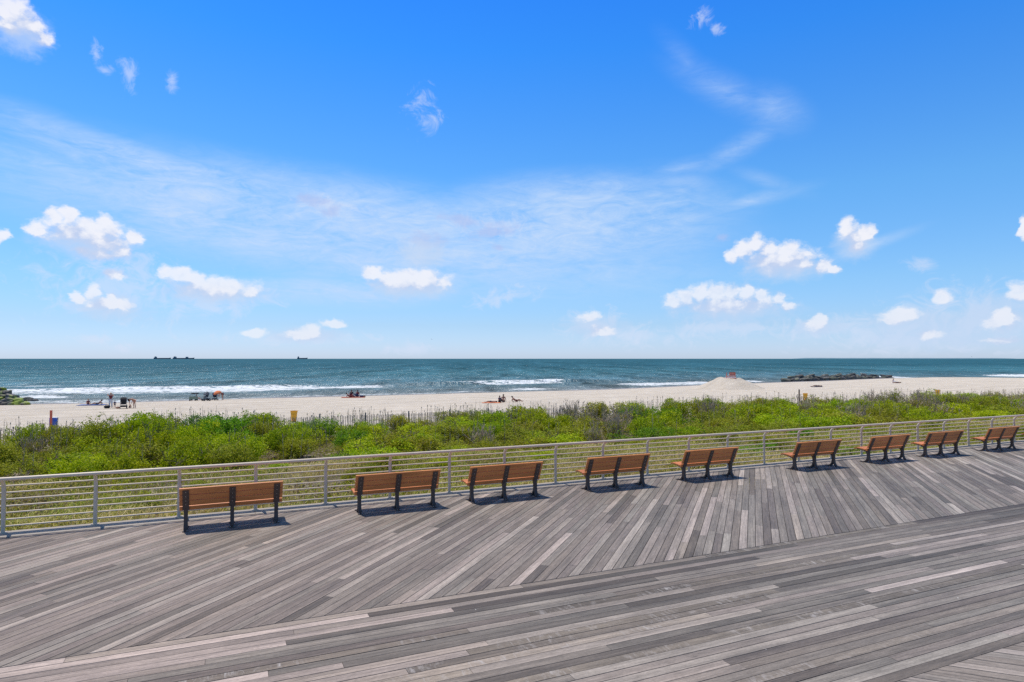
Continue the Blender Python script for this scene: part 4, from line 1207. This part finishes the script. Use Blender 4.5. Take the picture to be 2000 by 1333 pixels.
def jetties():
    # long groyne beyond the sand at the far side
    for row, (n, hz_) in enumerate([(20, 0.15), (17, 0.65), (9, 1.05)]):
        for i in range(n):
            f = (i + random.uniform(0.2, 0.8)) / n
            px_ = 1532 + (1752 - 1532) * f
            if row == 2 and (f < 0.12 or f > 0.80): continue
            if row == 1 and f < 0.05: continue
            py_ = 745.5 - 7.0 * f - (0.4 if row else 0)
            x, y = px_at(px_, py_, SEA + 0.2)
            sink = 0.5 * max(0, (f - 0.75) / 0.25)
            boulder(x, y + row * 1.0 + 1.2, SEA + hz_ * 1.0 - sink + 0.25, random.uniform(0.95, 1.6), random.uniform(0.8, 1.2), random.uniform(0.55, 0.78),
                    M_ROCK, "dark boulder in the %s course of the long groyne, %s" % (("bottom", "middle", "top")[row], "towards its seaward tip" if f < 0.33 else ("halfway along" if f < 0.66 else "towards its sandy end")), "boulders of the long groyne")
    # near groyne cut by the frame
    for row in range(5):
        x_end = 54 - 11.5 * row
        px_ = x_end - 4
        while px_ > -150:
            x, y = px_at(px_, 789, SEA + 0.3)
            sx = random.uniform(0.50, 0.85)
            yr = y + 0.2 + row * 0.75; x = (px_ - 1000) / F_PX * yr
            boulder(x, yr, SEA + 0.25 + row * 0.46, sx, random.uniform(0.6, 0.8), random.uniform(0.36, 0.5), M_ROCK2,
                    "mossy boulder in the %s course of the short groyne at the picture edge" % ("lowest", "second", "third", "fourth", "top")[row], "boulders of the short mossy groyne")
            px_ -= sx * 18
    for px_, oz in ((62, -0.05), (70, -0.2), (57, 0.1)):
        x, y = px_at(px_ - 6, 781, SEA + 0.2); boulder(x, y, SEA + 0.1 + oz, 0.7, 0.7, 0.4, M_ROCK, "dark wet boulder at the seaward tip of the short mossy groyne", "wet boulders at the groyne tip")
jetties()

# ------------------------------------------------------------------ people
def skinned(name, joints, edges, radii, mat, parent, sub=2):
    me = bpy.data.meshes.new(name); me.from_pydata(joints, edges, []); me.update()
    o = bpy.data.objects.new(name, me); COL.objects.link(o)
    md = o.modifiers.new("skin", 'SKIN'); md.use_smooth_shade = True
    for i, r_ in enumerate(radii):
        me.skin_vertices[0].data[i].radius = (r_, r_) if not isinstance(r_, tuple) else r_
    me.skin_vertices[0].data[0].use_root = True
    s_ = o.modifiers.new("sub", 'SUBSURF'); s_.levels = sub - 1; s_.render_levels = sub - 1
    dg = bpy.context.evaluated_depsgraph_get(); dg.update()
    nm = bpy.data.meshes.new_from_object(o.evaluated_get(dg)); nm.name = name
    bpy.data.objects.remove(o)
    nm.materials.clear(); nm.materials.append(mat)
    for p in nm.polygons: p.use_smooth = True
    return link(bpy.data.objects.new(name, nm), parent)

# joint order: 0 pelvis 1 waist 2 chest 3 neck 4 headmid 5 headtop | 6-9 left hip,knee,ankle,toe | 10-13 right | 14-17 left shoulder,elbow,wrist,hand | 18-21 right
EDG = [(0, 1), (1, 2), (2, 3), (3, 4), (4, 5), (0, 6), (6, 7), (7, 8), (8, 9), (0, 10), (10, 11), (11, 12), (12, 13), (2, 14), (14, 15), (15, 16), (16, 17), (2, 18), (18, 19), (19, 20), (20, 21)]
RAD = [0.125, 0.115, 0.135, 0.052, 0.088, 0.070, 0.09, 0.058, 0.042, 0.035, 0.09, 0.058, 0.042, 0.035, 0.055, 0.042, 0.030, 0.028, 0.055, 0.042, 0.030, 0.028]
POSES = {
 'stand_arms_up': [(0, 0, .95), (0, 0, 1.10), (0, 0, 1.32), (0, 0, 1.50), (0, -.02, 1.62), (0, -.01, 1.72), (-.10, 0, .90), (-.12, -.02, .50), (-.13, 0, .08), (-.14, -.14, .04), (.10, 0, .90), (.13, -.02, .50), (.15, .02, .08), (.16, -.12, .04),
                   (-.19, 0, 1.42), (-.36, -.05, 1.48), (-.20, -.16, 1.62), (-.12, -.18, 1.66), (.19, 0, 1.42), (.36, -.05, 1.46), (.20, -.16, 1.60), (.12, -.18, 1.64)],
 'stand': [(0, 0, .95), (0, 0, 1.10), (0, 0, 1.32), (0, 0, 1.50), (0, -.02, 1.62), (0, -.01, 1.72), (-.10, 0, .90), (-.11, -.02, .50), (-.12, 0, .08), (-.13, -.14, .04), (.10, 0, .90), (.11, -.02, .50), (.12, .02, .08), (.13, -.12, .04),
           (-.19, 0, 1.42), (-.25, .02, 1.15), (-.24, -.12, .95), (-.23, -.16, .88), (.19, 0, 1.42), (.25, .02, 1.15), (.24, -.1, .93), (.23, -.14, .86)],
 'bend': [(0.10, 0, .92), (-.05, 0, 1.02), (-.25, 0, 1.08), (-.40, 0, 1.06), (-.50, 0, .99), (-.57, 0, .95), (.10, -.10, .88), (.06, -.11, .48), (.14, -.11, .08), (.0, -.12, .04), (.10, .10, .88), (.10, .12, .48), (.20, .12, .08), (.07, .13, .04),
          (-.28, -.18, 1.00), (-.34, -.2, .72), (-.42, -.14, .48), (-.45, -.12, .41), (-.28, .18, 1.00), (-.30, .2, .72), (-.36, .14, .50), (-.38, .12, .43)],
 'sit': [(0, 0, .14), (0, .03, .28), (0, .05, .48), (0, .03, .64), (0, 0, .76), (0, .01, .86), (-.10, -.02, .13), (-.15, -.38, .42), (-.14, -.62, .07), (-.14, -.74, .04), (.10, -.02, .13), (.15, -.38, .40), (.16, -.66, .07), (.16, -.78, .04),
         (-.18, .05, .57), (-.24, -.08, .36), (-.16, -.30, .38), (-.12, -.36, .39), (.18, .05, .57), (.26, .12, .32), (.24, .22, .08), (.24, .27, .04)],
 'lie': [(0, 0, .13), (-.18, 0, .13), (-.40, 0, .15), (-.56, 0, .16), (-.68, 0, .17), (-.78, 0, .17), (.05, -.09, .12), (.40, -.11, .14), (.80, -.12, .06), (.90, -.13, .08), (.05, .09, .12), (.38, .12, .22), (.72, .12, .07), (.84, .13, .05),
         (-.46, -.18, .13), (-.56, -.36, .08), (-.74, -.28, .06), (-.80, -.25, .05), (-.46, .18, .13), (-.30, .30, .07), (-.10, .26, .06), (-.03, .25, .05)],
 'recline': [(0, 0, .12), (-.14, 0, .20), (-.30, 0, .34), (-.40, 0, .46), (-.46, 0, .57), (-.49, 0, .66), (.05, -.09, .12), (.36, -.12, .30), (.66, -.12, .07), (.78, -.12, .05), (.05, .09, .12), (.40, .12, .16), (.80, .12, .06), (.90, .13, .08),
             (-.36, -.18, .38), (-.50, -.22, .16), (-.38, -.28, .05), (-.32, -.28, .04), (-.36, .18, .38), (-.52, .22, .16), (-.42, .28, .05), (-.36, .28, .04)],
}
def person(px, py, pose, rz, label, skin=M_SKIN, hair=M_HAIRD, top=None, bottom=None, long_legs=False, sc=1.0, dz=0.0, hat=None, group=None):
    x, y, z = on_ground(px, py)
    r = empty("person", (x, y, z + 0.005 + dz), rz, label, "person", group)
    J = POSES[pose]
    body = skinned("body", J, EDG, RAD, skin, r)
    if bottom:
        if long_legs:
            pts = [J[0], J[6], J[7], J[8], J[10], J[11], J[12]]
            skinned("trousers", pts, [(0, 1), (1, 2), (2, 3), (0, 4), (4, 5), (5, 6)], [.145, .112, .085, .070, .112, .085, .070], bottom, r)
        else:
            L1 = tuple(np.array(J[6]) * 0.75 + np.array(J[7]) * 0.25); L2 = tuple(np.array(J[10]) * 0.75 + np.array(J[11]) * 0.25)
            skinned("shorts", [J[0], J[6], L1, J[10], L2], [(0, 1), (1, 2), (0, 3), (3, 4)], [.140, .108, .100, .108, .100], bottom, r)
    if top:
        n3 = tuple(np.array(J[2]) * 0.6 + np.array(J[3]) * 0.4)
        a1 = tuple(np.array(J[14]) * 0.6 + np.array(J[15]) * 0.4); a2 = tuple(np.array(J[18]) * 0.6 + np.array(J[19]) * 0.4)
        w0 = tuple(np.array(J[0]) * 0.5 + np.array(J[1]) * 0.5)
        skinned("shirt", [J[2], J[1], w0, n3, J[14], a1, J[18], a2], [(0, 1), (1, 2), (0, 3), (0, 4), (4, 5), (0, 6), (6, 7)], [.150, .130, .135, .085, .070, .055, .070, .055], top, r)
    h1 = Vector(J[4]); h2 = Vector(J[5]); ax = (h2 - h1).normalized()
    q_ = ax.to_track_quat('Z', 'Y')
    face = Vector((0, -1, 0)) if pose in ('stand', 'stand_arms_up', 'sit') else (Vector((0, 0, 1)) if pose == 'lie' else (Vector((0, 0, -1)) if pose == 'bend' else Vector((1, 0, 0.2)).normalized()))
    m = MB(); m.ball(h1 + ax * 0.045 - face * 0.025, (0.098, 0.098, 0.105), 2, q_, 0.04, 3)
    if hair == M_HAIRB: m.ball(h1 - ax * 0.05 - face * 0.06, (0.08, 0.06, 0.12), 2, q_)
    m.build("hair", hair, r, True)
    m = MB(); m.ball(h1 + face * 0.088 - ax * 0.005, (0.014, 0.014, 0.02), 1, q_); m.build("nose", skin, r, True)
    if hat:
        m = MB(); c = h1 + ax * 0.09
        m.tube([c, c + ax * 0.015], [0.20, 0.19], 16); m.tube([c + ax * 0.01, c + ax * 0.10], [0.11, 0.085], 14)
        m.build("hat", hat, r, True, 50)
    r.scale = (sc, sc, sc)
    return r
person(216, 797.5, 'stand_arms_up', 0.1, "standing person with raised arms, dark red top and long white trousers", M_SKIN, M_HAIRB, M_MAROON, M_PALE, True, 1.02)
person(224, 798, 'stand', 0.6, "small child in dark clothes standing between person in white trousers and black stroller", M_SKIN, M_HAIRD, M_NAVY, M_NAVY, False, 0.52)
person(260.5, 797.5, 'bend', 0.0, "person bending down over a child next to the black stroller", M_SKIN, M_HAIRD, M_SKIND, M_SKIN, False, 0.98, hat=M_BLACK)
person(254, 797.5, 'sit', 0.3, "child sitting on the sand under the bending person", M_SKIN, M_HAIRB, M_ORG, M_PALE, False, 0.5)
person(172, 791.5, 'sit', 0.6, "person sitting at the end of a blue towel near the water", M_SKIN, M_HAIRB, M_MAROON, M_NAVY, False, 0.85)
person(190, 791.5, 'recline', 3.4, "person leaning back on a blue towel next to the sitting one", M_SKIND, M_HAIRD, None, M_NAVY, False, 1.0)
person(433, 782, 'bend', 0.15, "person bending over the stroller below an orange parasol", M_SKIN, M_HAIRB, M_SKIN, M_MAROON, False, 1.0)
person(384, 782, 'sit', 1.5, "person sitting low behind the green beach wagon", M_SKIN, M_HAIRD, M_PALE, M_NAVY, False, 1.0)
person(683.5, 777, 'recline', 0.2, "person in a dark top leaning back at one end of the red brown blanket", M_SKIND, M_HAIRD, M_MAROON, M_MAROON, True, 1.0, 0.03)
person(686.5, 776, 'sit', 0.1, "dark haired person sitting upright on the red brown blanket", M_SKIND, M_HAIRD, M_BLACK, M_MAROON, True, 1.15, 0.03)
person(698, 776, 'sit', -0.5, "person with dark hair and dark red top sitting at the blanket's bag end", M_SKIND, M_HAIRD, M_MAROON, M_NAVY, True, 1.15, 0.03)
person(959, 787, 'lie', 3.2, "person lying face up on a pale towel beside two sitting people", M_SKIND, M_HAIRD, None, M_NAVY)
person(976, 786.5, 'sit', 0.5, "person with curly dark hair sitting hunched in the group above the thicket", M_SKIND, M_HAIRD, M_NAVY, M_BLACK, True, 1.0)
person(983, 785.5, 'sit', -0.3, "bare shouldered sitting person, tallest of the group above the thicket", M_SKIND, M_HAIRD, None, M_BLACK, False, 1.15)
person(1008, 785, 'recline', 0.1, "sunbather propped up on elbows with legs stretched on the sand", M_SKIND, M_HAIRD, M_SKIND, M_MAROON, False, 1.1)
person(989, 764.5, 'recline', 3.1, "person in black leaning back close to the water's edge", M_SKIND, M_HAIRD, M_BLACK, M_BLACK, True, 1.15)
person(1595, 756, 'lie', 2.9, "lone dark sunbather lying flat on the sand by the long groyne", M_SKIND, M_HAIRD, M_BLACK, M_BLACK, False, 1.25)
person(1745, 748.5, 'sit', 0.2, "person in white sitting beside a lying companion near the groyne's sandy end", M_SKIN, M_HAIRD, M_PALE, M_PALE, True, 1.1)
person(1752, 748.8, 'lie', 3.0, "lying person beside the one in white near the groyne's sandy end", M_SKIND, M_HAIRD, M_BLACK, M_NAVY, False, 1.1)

def towel(px, py, w_, d_, rz, mat, label):
    x, y, z = on_ground(px, py)
    nx, ny = 12, 8; V = []
    for i in range(nx):
        for j in range(ny):
            X = (i / (nx - 1) - .5) * w_; Y = (j / (ny - 1) - .5) * d_
            V.append((X, Y, 0.02 + 0.05 * float(fbm(np.array(X * 2.0 + px), np.array(Y * 2.0), 2))))
    o = np_mesh("towel", np.array(V), grid_faces(nx, ny), mat, True)
    so = o.modifiers.new("thick", 'SOLIDIFY'); so.thickness = 0.015
    o.location = (x, y, z + 0.01); o.rotation_euler = (0, 0, rz)
    return tag(o, label, "towel")
towel(180, 791.8, 3.0, 1.6, 0.2, M_TOWELB, "blue beach towel under two people by the short groyne")
towel(690, 777, 3.4, 1.9, 0.25, M_TOWELR, "red brown blanket under three people near the water")
towel(959, 787.5, 2.4, 1.0, 0.1, M_ORG, "orange towel under the person lying above the thicket")
towel(1595, 756.2, 2.3, 1.0, 0.1, M_NAVY, "dark towel under the lone sunbather")
def bag(px, py, sc, mat, label):
    x, y, z = on_ground(px, py)
    r = empty("beach_bag", (x, y, z), random.uniform(-.5, .5), label, "bag")
    m = MB(); m.ball((0, 0, 0.17), (0.36, 0.2, 0.2), 2, None, 0.12, int(px)); m.build("pouch", mat, r, True)
    m = MB(); m.tube([(-.18, 0, .3), (-.12, 0, .45), (.12, 0, .45), (.18, 0, .3)], 0.014, 6); m.build("handle", mat, r)
    r.scale = (sc, sc, sc)
bag(209, 798, 1.0, M_BLACK, "dark slumped bag at the feet of the person in white trousers")
bag(230, 798.5, 0.6, M_SKIND, "small brown bag beside the wheel of the black stroller")
bag(706, 776.5, 0.9, M_NAVY, "dark blue bag at the end of the red brown blanket")
bag(711, 776, 0.7, M_POSTW, "small brown bag on the sand past the dark blue one")
bag(407, 782.5, 0.8, M_TOWELB, "blue bag lying under the grey stroller")

def stroller(px, py, sc, rz, hoodmat, label):
    x, y, z = on_ground(px, py)
    r = empty("stroller", (x, y, z), rz, label, "stroller", "baby strollers on the sand")
    for a, b_, rr in ((-.27, -.30, .13), (.27, -.30, .13), (-.30, .32, .16), (.30, .32, .16)):
        m = MB(); m.tube([(a - .025, b_, rr), (a + .025, b_, rr)], rr, 14)
        w_ = m.build("wheel", M_RUBBER, r)
        m = MB(); m.tube([(a - .03, b_, rr), (a + .03, b_, rr)], rr * .35, 10); m.build("hub", M_METAL, w_)
    m = MB()
    for a in (-.27, .27):
        m.tube([(a, -.30, .13), (a, .0, .5), (a, .38, 1.02)], 0.018, 6); m.tube([(a * 1.1, .32, .16), (a, 0, .5), (a, -.22, .62)], 0.018, 6)
    m.tube([(-.27, .38, 1.02), (.27, .38, 1.02)], 0.025, 8); m.build("frame", M_METAL, r)
    m = MB(); m.box((0, -.02, .50), (.46, .42, .12), Quaternion((1, 0, 0), .1), .03); m.box((0, .20, .72), (.46, .12, .46), Quaternion((1, 0, 0), -.35), .03); m.build("seat", M_BLACK, r)
    m = MB(); m.box((0, .05, .24), (.48, .45, .16), None, .04); m.build("basket", M_BLACK, r)
    n = 9; V = []; Fq = []
    for i in range(n):
        th = -0.35 + (math.pi * 0.62) * i / (n - 1)
        for k_ in range(9):
            u_ = -1 + 2 * k_ / 8; yy = .18 - math.cos(th) * .36; zz = .80 + math.sin(th) * .34 * (1 - .15 * u_ * u_)
            V.append((u_ * .27, yy, zz))
    for i in range(n - 1):
        for k_ in range(8): Fq.append((i * 9 + k_, i * 9 + k_ + 1, (i + 1) * 9 + k_ + 1, (i + 1) * 9 + k_))
    for sgn in (0, 8):
        V.append((-.27 if sgn == 0 else .27, .18, .80)); ci_ = len(V) - 1
        for i in range(n - 1): Fq.append((i * 9 + sgn, (i + 1) * 9 + sgn, ci_))
    m = MB(); m.add(V, Fq); o = m.build("hood", hoodmat, r); so = o.modifiers.new("thick", 'SOLIDIFY'); so.thickness = 0.02
    r.scale = (sc, sc, sc)
stroller(241, 798.5, 1.15, 0.5, M_BLACK, "black stroller with raised hood between standing child and bending person")
stroller(402, 783.5, 1.12, -0.7, M_GREYF, "grey and black stroller beside the green beach wagon")
stroller(420, 782.5, 0.95, 0.9, M_NAVY, "dark blue stroller under the small orange parasol")
def wagon():
    x, y, z = on_ground(378, 783)
    r = empty("beach_wagon", (x, y, z), 0.1, "faded green canvas beach wagon with a black canopy board on top", "wagon")
    m = MB()
    m.box((0, -.31, .42), (1.0, .03, .40), None, .008); m.box((0, .31, .42), (1.0, .03, .40), None, .008)
    m.box((-.49, 0, .42), (.03, .6, .40), None, .008); m.box((.49, 0, .42), (.03, .6, .40), None, .008); m.box((0, 0, .24), (.96, .58, .03))
    m.build("tub", M_GREEN, r)
    for a in (-.38, .38):
        for b_ in (-.34, .34):
            m = MB(); m.tube([(a, b_ - .03, .12), (a, b_ + .03, .12)], .12, 12); m.build("wheel", M_RUBBER, r)
    m = MB(); m.tube([(-.45, -.28, .6), (-.2, -.28, 1.02)], .015, 6); m.tube([(.45, -.28, .6), (.55, -.28, 1.02)], .015, 6); m.build("frame", M_METAL, r)
    m = MB(); m.box((.18, 0, 1.06), (.86, .60, .16), None, .05); m.build("canopy", M_BLACK, r)
wagon()
def parasol():
    x, y, z = on_ground(424, 782.5)
    r = empty("small_parasol", (x - .05, y + .1, z), 0, "small orange parasol tilted over the dark blue stroller", "parasol")
    m = MB(); m.tube([(0, 0, .5), (.05, 0, 1.2)], .012, 6); m.build("pole", M_METAL, r)
    n = 16; V = [(0, 0, .26)]; Fq = []
    for j, (rr, zz) in enumerate([(.22, .22), (.42, .10), (.55, -.08)]):
        for k_ in range(n):
            a = 2 * math.pi * k_ / n; V.append((rr * math.cos(a), rr * math.sin(a), zz))
    for k_ in range(n): Fq.append((0, 1 + k_, 1 + (k_ + 1) % n))
    for j in range(2):
        for k_ in range(n): Fq.append((1 + j * n + k_, 1 + j * n + (k_ + 1) % n, 1 + (j + 1) * n + (k_ + 1) % n, 1 + (j + 1) * n + k_))
    m = MB(); m.add(V, Fq); o = m.build("canopy", M_ORG, r, True); o.location = (.0, 0, 1.08); o.rotation_euler = (.35, -.25, 0)
    so = o.modifiers.new("thick", 'SOLIDIFY'); so.thickness = 0.01
parasol()

# ------------------------------------------------------------------ far ships, far land, birds
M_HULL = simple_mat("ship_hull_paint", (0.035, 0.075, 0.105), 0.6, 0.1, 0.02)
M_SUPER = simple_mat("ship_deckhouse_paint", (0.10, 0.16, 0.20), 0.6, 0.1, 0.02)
def ship(x0, x1, label, extra=None, flip=False, dist=12500.0):
    xa = (x0 - 1000) / F_PX * dist; xb = (x1 - 1000) / F_PX * dist; L = xb - xa; cx = (xa + xb) / 2
    k_ = dist / F_PX                                   # metres per photo pixel at that distance
    r = empty("cargo_ship", (cx, dist, SEA), 0, label, "ship", "ships on the horizon")
    h_ = 2.3 * k_; sg = -1 if flip else 1
    prof = [(-L / 2 * .96, -2), (L / 2 * .93, -2), (L / 2, h_ * 1.12), (L / 2 * .86, h_ * .92), (-L / 2 * .80, h_ * .85), (-L / 2, h_ * 1.0)]
    m = MB(); m.prism([(sg * a, b_) for a, b_ in prof], 'y', -20, 20); m.build("hull", M_HULL, r)
    m = MB(); m.box((sg * -L * .40, 0, h_ * 1.35), (L * .11, 30, h_ * 1.0)); m.box((sg * -L * .42, 0, h_ * 1.95), (L * .045, 12, h_ * .5)); m.build("deckhouse", M_SUPER, r)
    m = MB(); m.tube([(sg * -L * .37, 0, h_ * 1.8), (sg * -L * .37, 0, h_ * 2.5)], 1.8, 6); m.build("mast", M_SUPER, r)
    if extra is not None:
        m = MB(); m.box((extra * L, 0, h_ * 1.2), (L * .10, 30, h_ * 1.2)); m.tube([(extra * L, 0, h_ * 1.7), (extra * L, 0, h_ * 2.4)], 2.0, 6); m.build("midship_house", M_SUPER, r)
ship(301, 333.5, "long low ship on the horizon, farthest out of the close pair")
ship(338, 379.5, "long low ship with a second deckhouse amidships, beside another on the horizon", 0.16)
ship(581, 600.5, "short stubby ship alone on the horizon")
def far_land():
    d = 21000.0; k_ = d / F_PX
    xs = np.linspace(1562, 1992, 160); V = []; n = len(xs)
    for i, x in enumerate(xs):
        f = i / (n - 1); e = min(1, f / .06, (1 - f) / .05)
        h_ = k_ * (1.9 * e ** .6 + 0.7 * (float(fbm(np.array(x / 9.0), np.array(1.0), 4)) - .5) * e) * (1 - .25 * f)
        X = (x - 1000) / F_PX * d
        V += [(X, d, SEA - 5), (X, d + 60, SEA + max(h_ * .8, .5)), (X, d + 500, SEA + max(h_, .6)), (X, d + 1400, SEA - 5)]
    Fq = [(i * 4 + j, (i + 1) * 4 + j, (i + 1) * 4 + j + 1, i * 4 + j + 1) for i in range(n - 1) for j in range(3)]
    m_, t, b = material("haze_blue_far_shore")
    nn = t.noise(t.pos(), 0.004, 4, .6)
    t.put(b.inputs['Base Color'], t.mix(nn, (0.11, 0.20, 0.25), (0.16, 0.25, 0.30))); b.inputs['Roughness'].default_value = 1.0; b.inputs['Specular IOR Level'].default_value = 0.0  # blue of the distant haze is put into the land's base colour
    o = np_mesh("far_shore_land", np.array(V), np.array(Fq), m_, True)
    tag(o, "faint low strip of land on the horizon", kind='structure')
far_land()
M_BIRD = simple_mat("dark_plumage", (0.04, 0.04, 0.045), 0.8, 0.2, 10.0)
def bird(px, py, dist, rz, label):
    v = px_dir(px, py); p = Vector((0, 0, H)) + v * (dist / v.y)
    J = [(0, 0, 0), (0, -.16, .02), (0, -.28, .04), (0, .22, -.01), (.22, -.04, .12), (.62, .06, .06), (-.22, -.04, .12), (-.62, .06, .06)]
    o = skinned("gull", J, [(0, 1), (1, 2), (0, 3), (0, 4), (4, 5), (0, 6), (6, 7)], [.085, .06, .03, (.06, .02), (.09, .02), (.04, .012), (.09, .02), (.04, .012)], M_BIRD, None)
    o.location = p; o.rotation_euler = (0.5, 0.2, rz); tag(o, label, "bird", "birds over the sea")
bird(843, 663, 330, 0.7, "dark bird flying well above the horizon near the picture middle")
bird(1898, 697, 420, 0.3, "tiny bird just above the faint far land")
